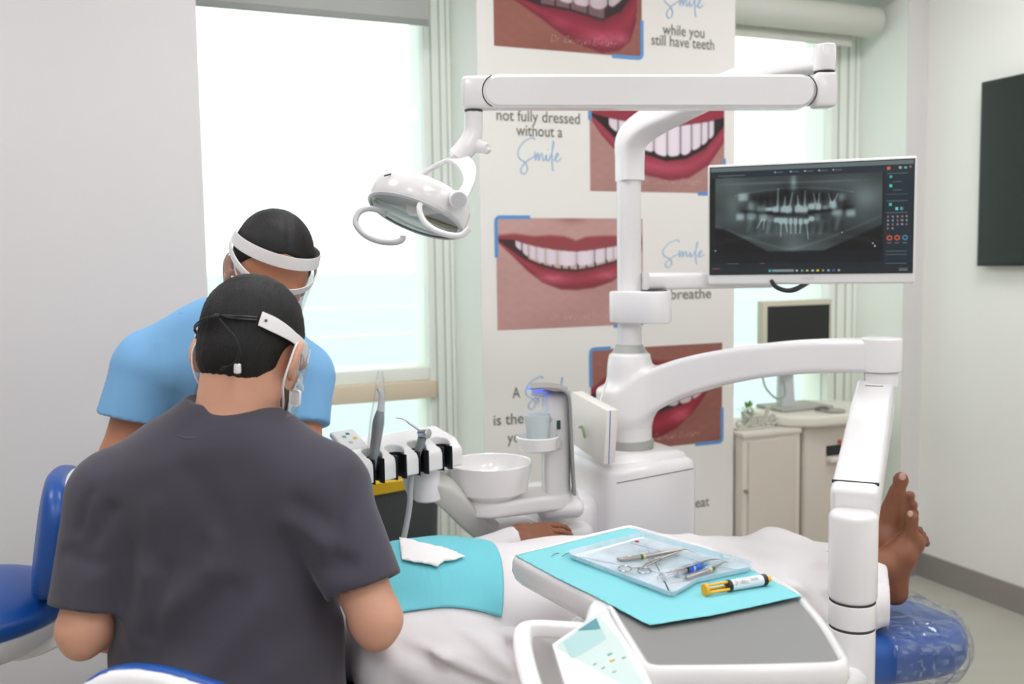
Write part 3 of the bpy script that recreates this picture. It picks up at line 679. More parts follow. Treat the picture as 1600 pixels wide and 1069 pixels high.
def xray(u, v):
    n = lambda f, s=0: pn(u, v, f, s)
    def G(cx, cy, wx, wy, p=2): return np.exp(-(np.abs((u-cx)/wx)**p+np.abs((v-cy)/wy)**p))
    x = (u-.025)/.83; y = (v-.10)/.70
    g = 46+14*n(7)+8*n(19, 3)
    jw = .83 + .04*np.cos((x-.48)*8); 
    jl = .66+.32*np.clip(np.minimum((x-.05)/.28, (1.0-x)/.33), 0, 1); jaw = 1-ss(y, jl-.01, jl+.03)
    g = 14+g*jaw
    def gx(cx, cy, wx, wy, a, p=2): return a*np.exp(-(np.abs((x-cx)/wx)**p+np.abs((y-cy)/wy)**p))
    g = g + gx(.46, .22, .35, .05, -14)+gx(.48, .08, .018, .12, 70)+gx(.30, .08, .2, .015, 30)+gx(.66, .09, .2, .012, 26)+gx(.48, .85, .07, .3, 26)
    g = g + gx(.12, .40, .06, .26, 26)+gx(.90, .36, .07, .22, 30)+gx(.30, .27, .10, .06, -22)+gx(.62, .27, .12, .05, -22)+gx(.43, .2, .03, .08, -26)+gx(.54, .2, .04, .06, -24)+gx(.16, .43, .03, .06, -20)+gx(.79, .38, .04, .08, -24)
    arch = .475+.05*np.cos((x-.47)*5.2)-.03
    g = g*(1-.78*np.exp(-((y-arch)/.026)**2)*ss(x, .14, .2)*(1-ss(x, .80, .86)))
    g = g + 22*np.exp(-((y-.16-.10*(np.abs(x-.48)/.4)**2)/.012)**2)*(np.abs(x-.48) < .36) + 16*np.exp(-((y-.97+.9*np.abs(x-.46)**1.25)/.02)**2)
    g = g + 10*np.sin(x*150)*np.exp(-((y-.33)/.10)**2)*(x > .2)*(x < .8) + 9*np.sin(x*120)*np.exp(-((y-.66)/.10)**2)*(x > .2)*(x < .78)
    g = g + gx(.10, .20, .10, .25, 10) + gx(.86, .22, .10, .2, 10) - 16*np.exp(-((y-.30)/.05)**2)*(x > .2)*(x < .75) + 12*np.exp(-((y-.76-.5*np.abs(x-.47)**2)/.03)**2)
    T_ = [(.175, .26, .035, .055, 90), (.225, .38, .026, .07, 60), (.285, .43, .03, .05, 60), (.335, .43, .026, .028, 130), (.375, .435, .02, .042, 150), (.425, .44, .026, .045, 150), (.455, .445, .02, .05, 140), (.51, .44, .024, .055, 150), (.548, .45, .022, .05, 145), (.59, .41, .022, .042, 150), (.63, .42, .018, .042, 140), (.67, .43, .018, .03, 70), (.715, .40, .026, .05, 110), (.765, .30, .03, .05, 50)]
    B_ = [(.155, .52, .028, .05, 85), (.225, .51, .032, .055, 70), (.30, .53, .03, .05, 85), (.345, .55, .018, .05, 40), (.38, .575, .018, .034, 130), (.408, .585, .016, .04, 135), (.435, .585, .014, .038, 135), (.465, .59, .013, .04, 135), (.495, .595, .013, .04, 135), (.525, .60, .013, .04, 135), (.558, .60, .018, .034, 140), (.59, .57, .018, .034, 140), (.625, .55, .018, .05, 45), (.74, .49, .034, .055, 85), (.82, .51, .03, .05, 85)]
    for cx, cy, wx, wy, a in T_+B_: g = g + a*np.exp(-(np.abs((x-cx)/wx)**5+np.abs((y-cy)/wy)**3))*1.0*(.85+.15*np.cos((x-cx)/wx*2))
    def root(g, x0, y0, x1, y1, w_, a):
        dx, dy = (x1-x0), (y1-y0); t = np.clip(((x-x0)*dx+(y-y0)*dy)/(dx*dx+dy*dy), 0, 1); d = np.hypot(x-x0-t*dx, (y-y0-t*dy)); return g + a*np.exp(-(d/(w_*(1.15-t*.7)))**2)
    for a in [(.385, .40, .388, .16), (.425, .40, .432, .27), (.458, .40, .475, .22), (.51, .40, .505, .26), (.548, .40, .55, .2), (.615, .38, .60, .24), (.63, .38, .635, .24), (.705, .37, .69, .25), (.72, .37, .745, .25)]: g = root(g, *a, .0065, 80)
    for a in [(.408, .60, .405, .80), (.437, .62, .445, .74), (.465, .62, .467, .76), (.495, .62, .496, .76), (.525, .62, .522, .76), (.56, .62, .572, .84), (.29, .56, .26, .68), (.305, .56, .298, .70)]: g = root(g, *a, .0065, 75)
    for cx, y0 in [(.22, .55), (.34, .58), (.62, .58), (.66, .6), (.75, .56)]: g = root(g, cx, y0, cx-.02, y0+.17, .018, 26)
    inside = (x > 0)*(x < 1)*(y > 0)*(y < 1)
    g = np.where(inside, np.minimum(g, 168), 24)
    rgb = np.stack([g*.86, g*.98, g*.98], -1)
    rgb[v < .035] = (92, 104, 106); ui = (v >= .035)*(v < .10); rgb[ui] = (34, 42, 48)
    side = (u > .865)*(v > .1)*(v < .93); rgb[side] = (26, 38, 46)
    rgb[v > .945] = (30, 36, 40); rgb[(v > .80)*(v <= .945)*(u < .865)] = (19, 22, 25)
    rgb[(v > .90)*(v <= .945)] = (25, 33, 38)
    def blob(cx, cy, wx, wy, col):
        m = (np.abs(u-cx) < wx)*(np.abs(v-cy) < wy); rgb[m] = col
    for cx in (.33, .41, .48, .55, .62): blob(cx, .062, .004, .006, (150, 160, 165)); blob(cx+.025, .064, .016, .003, (84, 94, 98))
    blob(.11, .075, .07, .004, (86, 92, 92)); blob(.09, .092, .02, .003, (70, 78, 78))
    blob(.884, .066, .007, .013, (190, 96, 62)); blob(.937, .066, .006, .011, (150, 160, 165)); blob(.962, .066, .006, .009, (70, 180, 160)); blob(.985, .062, .004, .012, (160, 90, 80))
    for k, yy in enumerate((.115, .19, .265, .30, .36, .465, .81, .84, .92)): blob(.925, yy, .05 if k not in (1, 2) else .02, .003, (70, 84, 92))
    for cy, col in ((.145, (60, 160, 150)), (.225, (70, 190, 180)), (.39, (70, 180, 150))): blob(.895, cy, .006, .012, col)
    blob(.925, .43, .007, .012, (110, 190, 180)); blob(.947, .43, .007, .012, (80, 150, 170))
    for r_ in range(4):
        for c_ in range(5 if r_ < 3 else 2): blob(.885+c_*.022, .50+r_*.035, .004, .007, (120, 140, 145) if (r_+c_) % 3 else (150, 92, 66))
    for cx, col in ((.893, (176, 84, 52)), (.929, (176, 84, 52)), (.966, (56, 120, 150))):
        d = np.hypot((u-cx)*1.75, v-.69); rgb[(d > .013)*(d < .024)] = col; blob(cx, .735, .01, .003, (90, 100, 104))
    blob(.375, .975, .055, .010, (122, 134, 136)); blob(.308, .975, .007, .011, (60, 160, 170))
    for k in range(9): blob(.445+k*.026, .975, .006, .009, [(170, 175, 180), (100, 140, 150), (180, 160, 80), (160, 170, 180), (200, 190, 60), (150, 150, 90), (120, 150, 180), (70, 90, 130), (160, 160, 160)][k])
    blob(.03, .95, .02, .004, (140, 60, 60)); blob(.27, .905, .012, .003, (150, 80, 70)); blob(.12, .905, .03, .003, (90, 96, 100)); blob(.96, .965, .02, .003, (120, 125, 130)); blob(.96, .98, .02, .003, (120, 125, 130))
    for cx, cy in ((.025, .78), (.815, .735), (.825, .76), (.665, .63)): blob(cx, cy, .003, .005, (190, 195, 195))
    return rgb
sw, sh_ = Wm-bx*2-.006, Hm-by-.012
org = mc + ez_*(by/2-.0035) + ny_*.0022 - ex_*sw/2 + ez_*sh_/2
picture('screen', org, ex_*sw, -ez_*sh_, 400, 230, xray, SCR, mo)
text_mesh('screen_brand_mark', 'PHILIPS', .010, mc-ez_*(Hm/2-.011)+ny_*.0006, ex_, ez_, LGREY, mo)
bk = P(1240, 447, 2.46)
MB().tube([P(1205, 438, 2.48), P(1212, 448, 2.47), P(1228, 454, 2.46), P(1243, 452, 2.46), P(1262, 442, 2.47)], [.005, .006, .006, .007, .006], n=12, smooth=5).build('cable_loop', DARK, mo)
# swing arm with clamp round the pole
zc1, zc0 = CZ(984, 458), CZ(984, 503)
ee = P(1022, 478, 2.50)
def hull2(mb, a, b, ra, rb, z0, z1, bev=.006, n=24):
    a = np.asarray(a, float); b = np.asarray(b, float); d = nrm([b[0]-a[0], b[1]-a[1], 0]); x = np.cross(d, K)
    for z, k in (): pass
    rg = []
    for z, k in ((z0, -bev), (z0+bev*.3, -bev*.3), (z0+bev, 0), (z1-bev, 0), (z1-bev*.3, -bev*.3), (z1, -bev)):
        r_ = [np.array([b[0], b[1], z])+(d*math.cos(q)+x*math.sin(q))*(rb+k) for q in np.linspace(-PI/2, PI/2, n)]+[np.array([a[0], a[1], z])+(d*math.cos(q)+x*math.sin(q))*(ra+k) for q in np.linspace(PI/2, 1.5*PI, n)]
        rg.append(r_)
    return mb.rings(rg)
hull2(MB(), (PX, PY, 0), (ee[0], ee[1], 0), .0545, .046, zc0-.001, zc1+.006).build('clamp_block', WHITE, mo)
MB().cyl((ee[0], ee[1], zc1+.004), (ee[0], ee[1], zc1+.0085), .035, n=36).build('joint_gap', SEAM, mo)
q0 = P(1022, 434, 2.53); q1 = P(1200, 437, 2.64); hh = (P(1022, 420, 2.5)[2]-P(1022, 447, 2.5)[2])/2
q0[2] = zc1+.009+hh
MB().tube([q0-nrm(q1-q0)*.028, q0, (q0+q1)/2, q1], hh, n=28, smooth=2, flat=.028).build('swing_arm', WHITE, mo)
MB().box(mc-ny_*.046-ez_*.09, (.10, .03, .12), (ex_, ny_, ez_), .006).tube([q1, q1*.4+(mc-ny_*.06-ez_*.1)*.6, mc-ny_*.05-ez_*.1], .02, n=16).build('mount_plate', WHITE2, mo)

# ------------------------------------------------------------------ cuspidor: arm, bowl, cup tower
cu = thing('spittoon', 'white spittoon stand with round ceramic bowl and cup filler tower', 'spittoon', P(840, 800, 2.3)*[1, 1, 0]+[0, 0, z7])
DBz = 2.24
plat = []
for x, y in ((715, 790), (760, 803), (830, 806), (895, 800), (900, 790)): plat.append(P(x, y, DBz))
zp1 = P(800, 780, DBz)[2]; zp0 = P(800, 806, DBz)[2]
bc = P(766, 760, 2.28); tw = P(868, 700, 2.33)
# platform: union of a disc under the bowl and one under the tower
def fplat(p):
    a = np.array([bc[0], bc[1]]); b_ = np.array([tw[0], tw[1]]); q = p[:, :2]; ab = b_-a; t = np.clip((q-a)@ab/ab.dot(ab), 0, 1)
    d2 = np.linalg.norm(q-a-t[:, None]*ab, axis=1)-(.074-.018*t); dz = np.abs(p[:, 2]-(zp0+zp1)/2)-(zp1-zp0)/2
    w2 = np.stack([d2, dz], 1)+.010; return np.linalg.norm(np.maximum(w2, 0), axis=1)+np.minimum(w2.max(1), 0)-.010
field_obj('platform', fplat, [bc[0]-.12, bc[1]-.12, zp0-.02], [tw[0]+.1, tw[1]+.12, zp1+.02], .004, WHITE, cu)
zbt, zbb = P(766, 722, 2.28)[2], P(766, 782, 2.28)[2]
MB().lathe((bc[0], bc[1], 0), K, [(0, zbb+.012), (.05, zbb+.016), (.080, zbb+.034), (.0965, zbt-.02), (.099, zbt), (.1015, zbt+.002), (.104, zbt), (.102, zbt-.022), (.092, zbb+.028), (.066, zbb+.008), (.04, zbb), (0, zbb)], n=64).build('bowl', mat('bowl_ceramic', (238, 235, 233), .12, coat=.6), cu)
MB().cyl((bc[0], bc[1], zp1-.004), (bc[0], bc[1], zbb+.004), .048, n=36).build('bowl_seat', MGREY, cu)
MB().tube([P(706, 742, 2.28), P(694, 737, 2.27), P(686, 729, 2.26), P(684, 726, 2.25)], [.004, .009, .008, .004], n=12, smooth=4, flat=[.012, .02, .014, .005]).build('bowl_spout', WHITE2, cu)
zt0, zt1 = zp1-.03, P(868, 603, 2.33)[2]
tx = nrm([1, .1, 0]); ty = np.cross(K, tx)
MB().box((tw[0], tw[1], (zt0+zt1-.012)/2), (.066, .085, zt1-.012-zt0), (tx, ty, K), .018, 4).build('tower', WHITE, cu)
MB().box((tw[0]+.005, tw[1]+.005, (zp0-.02+zp1)/2-.01), (.12, .12, .05), (tx, ty, K), .024, 4).build('tower_foot', WHITE, cu)
yf = tw[1]-.035
fr_pts = [P(828, 604, yf), P(850, 603, yf), P(872, 605, yf), P(884, 611, yf), P(889, 624, yf), P(891, 660, yf), P(894, 720, yf), P(897, 768, yf)]
MB().tube(fr_pts, .043, n=14, smooth=5, flat=.0042, upv=[0, 1, 0]).build('grey_trim', MGREY, cu, label='grey edge strip of the tower')
MB().tube([P(830, 612, 2.33), P(850, 614, 2.33), P(872, 622, 2.33)], [.022, .026, .032], n=20, smooth=4, flat=[.009, .0105, .016], upv=[0, 1, 0]).build('filler_head', WHITE, cu)
MB().tube([P(827, 606, 2.305), P(840, 606.5, 2.295), P(850, 607, 2.29)], .02, n=8, flat=.0022, upv=[0, 1, 0], smooth=2).build('blue_light', mat('blue_led', (70, 110, 235), .3, emit=1.2), cu)
MB().cyl(P(840, 622, 2.32), P(840, 632, 2.32), .006, .004, n=14).build('filler_nozzle', WHITE2, cu)
MB().tube([P(862, 640, 2.31), P(858, 655, 2.30), P(848, 663, 2.3)], [.012, .016, .010], n=14).build('sensor_boss', LGREY, cu)
MB().box(P(873, 664, 2.285), (.009, .004, .022), (tx, ty, K), .001).build('sensor_window', mat('green_window', (30, 70, 58), .2), cu)
sc_ = P(840, 690, 2.27); zs1, zs0 = P(840, 682, 2.27)[2], P(840, 704, 2.27)[2]
shf = MB().lathe((sc_[0], sc_[1], 0), K, [(0, zs0), (.038, zs0), (.047, zs0+.006), (.053, zs1), (.050, zs1+.002), (.044, zs0+.014), (0, zs0+.012)], n=48)
shf.box((sc_+tw)/2*[1, 1, 0]+K*(zs0+.012), (.07, .05, .022), (tx, ty, K), .006); shf.build('cup_shelf', WHITE, cu)

MB().box((P(790, 830, 2.34)), (.16, .12, .05), ROOM, .02).box(P(850, 830, 2.42), (.2, .2, .06), ROOM, .02).build('platform_bracket', WHITE2, cu)
# plastic cup with pale green water
CUPM = clear_mat('cup_plastic', tint=(.92, .95, .95), gloss=.05, rough=.2, haze=.75, hscale=2, lo=.1, hi=.2, hcol=(228, 238, 238))
zc_b = zs0+.0135; zc_t = P(840, 648, 2.27)[2]
cp = thing('plastic_cup', 'small translucent plastic cup with pale green water on the cup filler shelf', 'cup', (sc_[0], sc_[1], zc_b))
MB().lathe((sc_[0], sc_[1], 0), K, [(0, zc_b), (.0235, zc_b), (.0315, zc_t-.002), (.033, zc_t), (.031, zc_t), (.0225, zc_b+.002), (0, zc_b+.002)], n=36).build('cup_wall', CUPM, cp)
MB().lathe((sc_[0], sc_[1], 0), K, [(0, zc_b+.0025), (.022, zc_b+.0025), (.0258, zc_b+.024), (0, zc_b+.0241)], n=36).build('water', mat('green_water', (150, 215, 205), .1), cp)
# white parallel arm from the cabinet to the assistant's holder
ah = thing('assistant_instrument_holder', 'white instrument rest with four black cradles on a sloping arm beside the bowl', 'instrument holder', P(665, 770, 2.14)*[1, 1, 0]+[0, 0, P(665, 782, 2.14)[2]])
MB().tube([P(640, 700, 2.2), P(655, 760, 2.18), P(690, 765, 2.18), P(740, 812, 2.26), P(790, 850, 2.36)], [.018, .026, .030, .030, .028], n=22, smooth=5, flat=[.018, .03, .03, .03, .03]).build('sloping_link', mat('warm_grey_metal', (205, 205, 198), .4), ah)
sp = P(668, 760, 2.16)
MB().cyl((sp[0], sp[1], P(668, 781, 2.16)[2]), (sp[0], sp[1], P(668, 730, 2.16)[2]), .031, n=40, bev=.004).build('pivot_sleeve', WHITE, ah)
# beam
Bl, Br = P(548, 732, 1.98), P(708, 712, 2.17)
bd = nrm((Br-Bl)*[1, 1, 0]); bn = np.cross(K, bd); zb_top = P(640, 690, 2.12)[2]; zb_bot = P(640, 742, 2.07)[2]
Lb = np.linalg.norm((Br-Bl)[:2]); bcn = (Bl+Br)/2
nC = 4; pit = Lb/3.7; wR = .0195
cent = [P(x_, 715, 1.0) for x_ in (585, 619, 652, 689)]
cpos = []
for x_ in (583, 618, 653, 690):
    dr_ = ray(x_, 715); o2 = Bl[:2]; A_ = np.array([[dr_[0], -bd[0]], [dr_[1], -bd[1]]]); k2 = np.linalg.solve(A_, o2); cpos.append(Bl*[1, 1, 0]+bd*k2[1]-bn*0.0)
ztop = P(640, 706, 2.07)[2]; zbot = P(640, 742, 2.07)[2]
def fbeam(p):
    q = p-np.array([Bl[0], Bl[1], 0]); a = q@bd; b_ = q@bn; z = p[:, 2]
    d = np.maximum.reduce([-.05-a, a-Lb-.012, -.022-b_, b_-.085, zbot-z, z-(ztop+np.clip(b_, 0, .08)*.24+.010)])
    ch = (-(b_+.022))*.7+(z-ztop+.012)*.7; d = smax(d, ch, .006)
    for c in cpos:
        rr = np.hypot((p-c)@bd, (p-c)@bn-.004)-wR-.002; op = np.maximum(np.abs((p-c)@bd)-.0135, (p-c)@bn-.004); d = np.maximum(d, -np.minimum(rr, op))
    return d-.0
lo, hi = bounds([Bl-[.08, .12, 0], Br+[.05, .12, 0]], .03); lo[2] = zbot-.01; hi[2] = ztop+.05
field_obj('holder_beam', fbeam, lo, hi, .0025, WHITE, ah, smooth=2)
for c in cpos:
    mb = MB(); n = 26; inn, outt = .0155, wR+.0015; a0 = -PI/2+.62; a1 = 1.5*PI-.62; ring = []
    for k in range(n+1):
        a = a0+(a1-a0)*k/n; dirx = bd*math.cos(a)+bn*math.sin(a); ring.append((c+bn*.004+dirx*inn, c+bn*.004+dirx*outt))
    e1 = [ring[0][1]-bn*.012, ring[0][0]-bn*.012]; poly = [p for p, q in ring] + [ring[-1][0]-bn*.012, ring[-1][1]-bn*.012] + [q for p, q in ring[::-1]] + e1
    mb.rings([[p*[1, 1, 0]+K*(zbot-.004) for p in poly], [p*[1, 1, 0]+K*(ztop-.002 + .0*1) for p in poly]])
    mb.build('cradle', DARK, ah, ang=30)
# keypad at the far left of the beam
kp = P(545, 690, 2.05)
kx = bd; ky = nrm(bn+K*.55)
kz = nrm(np.cross(kx, ky))
MB().box(kp+kz*.0, (.06, .07, .014), (kx, ky, kz), .004).build('keypad', WHITE2, ah)
for k, (a_, b_, cl) in enumerate([(.005, .018, (56, 120, 150)), (.014, .0, (230, 190, 60)), (-.008, .01, (90, 170, 120)), (-.004, -.012, (190, 190, 190))]):
    MB().box(kp+kx*a_+ky*b_+kz*.0072, (.009, .007, .0016), (kx, ky, kz), .0005).build('keypad_button', mat('button_%s' % ['blue', 'yellow', 'green', 'grey'][k], cl, .4), ah)
# air water syringe hanging in the third cradle, with hose
GM = mat('instrument_grey', (140, 146, 150), .3, metal=.35); HOSE = mat('hose_grey', (182, 186, 188), .5)
aw = thing('air_water_syringe', 'grey air water syringe with bent steel tip resting in the third cradle', 'dental instrument', cpos[2]*[1, 1, 0]+K*zbot)
c2 = cpos[2]; Dd = c2[1]-.0
MB().tube([P(643, 742, Dd), P(650, 715, Dd), P(658, 690, Dd), P(662, 676, Dd)], [.0062, .0088, .0098, .0118], n=18, smooth=4).build('handle', GM, aw)
MB().cyl(P(656, 677, Dd), P(670, 678, Dd-.015), .0115, n=20, bev=.003).cyl(P(667, 674, Dd-.01), P(668, 671, Dd-.012), .004, n=12).build('head', CHROME, aw)
MB().tube([P(656, 673, Dd), P(640, 662, Dd), P(630, 655, Dd), P(618, 653, Dd)], [.0028, .0022, .0018, .0016], n=10, smooth=4).build('tip', CHROME, aw)
MB().tube([P(643, 742, Dd), P(641, 765, Dd), P(640, 790, Dd), P(636, 815, Dd), P(630, 845, Dd), P(618, 900, Dd-.0), P(600, 960, Dd+.05)], .0065, n=12, smooth=5).build('hose', HOSE, aw)
# handpiece camera in a clear sleeve
Dh = cpos[0][1]
hp = thing('curing_handpiece', 'grey handpiece in a clear sleeve standing in the leftmost visible cradle', 'dental instrument', cpos[0]*[1, 1, 0]+K*zbot)
MB().tube([P(580, 742, Dh), P(583, 715, Dh), P(587, 690, Dh), P(591, 660, Dh), P(594, 642, Dh)], [.007, .0095, .0115, .0125, .0075], n=20, smooth=5).build('handle', GM, hp)
MB().tube([P(594, 643, Dh), P(596, 625, Dh), P(596, 614, Dh), P(591, 608, Dh)], [.0075, .0065, .006, .005], n=16, smooth=5).build('neck', mat('pale_grey_plastic', (208, 212, 212), .35), hp)
MB().cyl(P(590, 609, Dh-.004), P(592, 612, Dh+.004), .0022, n=10).build('lens_window', DARK, hp)
MB().tube([P(582, 735, Dh), P(584, 700, Dh), P(589, 660, Dh), P(593, 620, Dh), P(594, 590, Dh), P(594, 578, Dh)], [.010, .0145, .017, .0125, .008, .004], n=18, smooth=5).build('clear_sleeve', clear_mat('sleeve_film', gloss=.06, rough=.08, haze=.22, hscale=40, stretch=(1, 1, .3)), hp)
# glove box
gb = thing('tissue_box', 'white cardboard box with a thin blue stripe hanging tilted beside the cup tower', 'box', P(925, 720, 2.4))
A = [P(893, 612, 2.52), P(949, 642, 2.33), P(943, 726, 2.33), P(889, 690, 2.52)]
ofs = P(962, 641, 2.36)-P(949, 642, 2.33)
ofs = nrm(ofs)*.052
mb = MB(); mb.add([*A, *[a+ofs for a in A]], [(0, 1, 2, 3), (7, 6, 5, 4), (0, 4, 5, 1), (1, 5, 6, 2), (2, 6, 7, 3), (3, 7, 4, 0)])
mb.build('box_body', mat('white_card', (232, 228, 222), .7), gb, bevel=.001)
f1 = A[1]+ofs*.25; f2 = A[2]+ofs*.45; fo = nrm(np.cross(ofs, A[2]-A[1])); fo = fo if fo[1] < 0 else -fo
MB().tube([f1+fo*.0006, f2+fo*.0006], .0012, n=6, smooth=1).build('blue_stripe', mat('stripe_blue', (70, 100, 190), .6), gb)
n1 = nrm(np.cross(A[1]-A[0], A[3]-A[0])); n1 = n1 if n1.dot(np.array([-.5, -1, 0])) > 0 else -n1
MB().tube([A[0]*.6+A[2]*.4+n1*.012-K*.02, A[0]*.5+A[2]*.5+n1*.014+K*.0, A[0]*.45+A[2]*.55+n1*.01-K*.02], .004, n=10).build('clip', mat('clip_green', (140, 160, 130), .4), gb)
MB().tube([P(936, 632, 2.45), P(943, 612, 2.46), P(950, 590, 2.46)], .0028, n=8).build('hanging_cord', WHITE2, gb)
# ------------------------------------------------------------------ delivery table (in front, over the patient's hip)
ZT = .885
dt = thing('instrument_table', 'white swing-out instrument table with grey mat, handle and control panel at the front', 'instrument table', PZ(1140, 960, ZT)*[1, 1, 0]+K*(ZT-.06))
def rounded(poly, rads, n=8):
    out = []; m = len(poly)
    for i in range(m):
        p, a, b = poly[i], poly[i-1], poly[(i+1) % m]; r = rads[i]
        if r <= 0: out.append(p); continue
        d1 = nrm(a-p); d2 = nrm(b-p); p1, p2 = p+d1*r, p+d2*r
        for k in range(n+1): t = k/n; out.append(p1*(1-t)**2+p*2*t*(1-t)+p2*t*t)
    return out
edge = [PZ(*q, ZT) for q in ((800, 872), (905, 841), (985, 822), (1110, 858), (1243, 921), (1292, 976), (1330, 1041), (1175, 1046), (1008, 1047), (972, 988), (949, 948))]
ol = rounded(edge, [.012, .03, .02, .03, .03, .05, .03, .05, .022, .03, .012])
cen_ = np.mean(ol, 0)
def inset(poly, d):
    c = np.mean(poly, 0); res = []
    m = len(poly)
    for i in range(m):
        t = nrm(poly[(i+1) % m]-poly[i-1]); nn = np.cross(K, t); nn = nn if nn.dot(c-poly[i]) > 0 else -nn; res.append(poly[i]+nn*d)
    return res
body = MB(); body.rings([[p+K*z for p in inset(ol, q)] for q, z in ((.03, -.048), (.012, -.046), (.002, -.036), (-.004, -.022), (-.003, -.006), (.0, .002), (.004, .004), (.008, .002), (.010, -.003))], cap=True)
body.build('table_body', WHITE, dt, ang=50)
MATG = mat('grey_silicone_mat', (134, 134, 132), .5, bump=.05, bscale=300)
mb = MB(); mb.prism([p-K*.0028 for p in inset(ol, .0102)], K, .0014); mb.build('grey_mat', MATG, dt)
# bracket to the post
MB().tube([np.array([BRK[0], BRK[1], .62]), np.array([BRK[0]-.05, BRK[1]-.10, .64]), P(1250, 1050, 1.36)*[1, 1, 0]+K*.74, P(1200, 1000, 1.4)*[1, 1, 0]+K*(ZT-.05)], [.03, .03, .03, .035], n=20).build('table_bracket', WHITE, dt)
MB().box((BRK[0]-.03, BRK[1]-.045, P(1365, 1062, BRK[1])[2]-.02), (.07, .05, .05), AX(.5), .012).build('bracket_block', WHITE, dt)
# control panel hanging off the left front side
Q = [P(946, 948, 1.27), P(862, 1006, 1.20), P(888, 1092, 1.05), P(1034, 1098, 1.03), P(1010, 1048, 1.105), P(968, 985, 1.20)]
qn = nrm(np.cross(Q[1]-Q[0], Q[3]-Q[0])); qn = qn if qn[2] > 0 else -qn
mb = MB(); mb.rings([[p-qn*.022 for p in Q], Q]); mb.build('control_panel', WHITE, dt, bevel=.0025, ang=30)
px0, px1, px2, px3 = P(938, 962, 1.252), P(871, 1008, 1.205), P(893, 1078, 1.075), P(1006, 1062, 1.07)
def onp(p, h=.0012):
    p = np.asarray(p, float); r_ = p-np.array([0, 0, CAMZ]); k = (Q[0]-np.array([0, 0, CAMZ])).dot(qn)/r_.dot(qn); return np.array([0, 0, CAMZ])+r_*k+qn*h
def onpx(x, y, h=.0012): return onp(P(x, y, 1.0), h)
MB().add([onpx(*q) for q in ((935, 962), (870, 1009), (894, 1090), (1010, 1076), (968, 1000))], [(0, 1, 2, 3, 4)]).build('panel_face', mat('panel_mint', (208, 226, 222), .18, coat=.6), dt)
MB().add([onpx(*q, .0016) for q in ((932, 968), (880, 1005), (893, 1033), (948, 1000))], [(0, 1, 2, 3)]).build('display_glass', mat('display_glass', (180, 216, 216), .12, coat=.8), dt)  # pale mint is the reflection on the display, put into its colour
MB().add([onpx(*q, .0022) for q in ((932, 968), (903, 987), (939, 985))], [(0, 1, 2)]).build('display_reflection', mat('display_teal', (90, 152, 164), .15, coat=.8), dt, label='teal part of the reflection painted on the display corner')  # flat teal triangle, painted as part of the display's reflection
PM = [mat('pad_teal', (120, 190, 180), .5), mat('pad_yellow', (226, 190, 110), .5), mat('pad_print', (150, 168, 168), .5)]
for k, (x, y, i) in enumerate([(953, 1024, 0), (957, 1034, 1), (930, 1040, 2), (917, 1048, 2), (905, 1056, 2), (892, 1062, 2), (943, 1046, 2), (926, 1056, 2), (912, 1064, 2), (975, 1030, 2), (938, 1062, 2), (960, 1052, 2)]):
    c = onpx(x, y, .002); e1 = nrm(onpx(x+5, y-2.4)-onpx(x, y)); e2 = np.cross(qn, e1); MB().box(c, (.0062 if i < 2 else .005, .0036 if i < 2 else .0012, .0008), (e1, e2, qn)).build('panel_button', PM[i], dt)
# side handle loop
MB().tube([P(960, 990, 1.22)-K*.01, P(925, 989, 1.23), P(870, 984, 1.25), P(832, 983, 1.26), P(819, 990, 1.25), P(817, 1010, 1.22), P(822, 1040, 1.18), P(832, 1075, 1.13), P(845, 1110, 1.08), P(870, 1130, 1.05), P(900, 1130, 1.05)], [.0105, .0105, .0105, .0105, .011, .0115, .0118, .012, .012, .012, .011], n=22, smooth=6, flat=[.0105, .0105, .0105, .011, .012, .0125, .013, .013, .013, .012, .011]).build('side_handle', WHITE2, dt)
MB().tube([P(942, 945, 1.285), P(936, 958, 1.28), P(930, 982, 1.25)], [.012, .016, .016], n=16).build('handle_socket', WHITE2, dt)

# ---- paper cover on the table
PAP = mat('turquoise_paper', (128, 204, 211), .85, bump=.12, bscale=700, var=.02)
pe = [PZ(*q, ZT+.0056) for q in ((805, 868), (982, 825), (1102, 857), (1200, 903), (1253, 932), (1180, 947), (1110, 962), (1015, 977), (955, 945), (880, 908))]
def paper(name, poly, m, h0, wrk, nx=60, parent=None, th=.0006, dz=None):
    """thin sheet with the given outline, clipped from a grid; small ripples"""
    poly = np.array(poly); lo, hi = poly[:, :2].min(0), poly[:, :2].max(0); pts = []; rs2 = random.Random(11)
    b = bmesh.new(); n = len(poly); rim = []
    for i in range(n):
        a, c = poly[i], poly[(i+1) % n]; kk = max(2, int(np.linalg.norm(c-a)/.008))
        for q in range(kk): p = a+(c-a)*q/kk; rim.append(p + np.array([rs2.uniform(-1, 1), rs2.uniform(-1, 1), 0])*.0006)
    vs = [b.verts.new(tuple(p)) for p in rim]; b.faces.new(vs)
    st = max(hi-lo)/nx
    for ax in (0, 1):
        q = lo[ax]+st
        while q < hi[ax]:
            nrm_ = [0, 0, 0]; nrm_[ax] = 1; co = [0, 0, 0]; co[ax] = q
            bmesh.ops.bisect_plane(b, geom=list(b.verts)+list(b.edges)+list(b.faces), plane_co=co, plane_no=nrm_); q += st
    for v in b.verts:
        p = np.array(v.co); v.co.z += wrk*mnoise.noise(Vector((p[0]*9, p[1]*9, 3.1))) + (dz(p) if dz else 0)
    mb = MB(); mb.bm(b); return mb.build(name, m, parent, solid=th)
def dzp(p):
    dd = 0
    e = edge[3], edge[4]
    t = e[1]-e[0]; nn = nrm(np.cross(K, t)); nn = nn if nn.dot(cen_-e[0]) < 0 else -nn; o_ = (p-e[0]).dot(nn)
    return -max(0, o_+.0)*.5
pc_ = paper('tray_paper', pe, PAP, 0, .0012, dz=dzp)
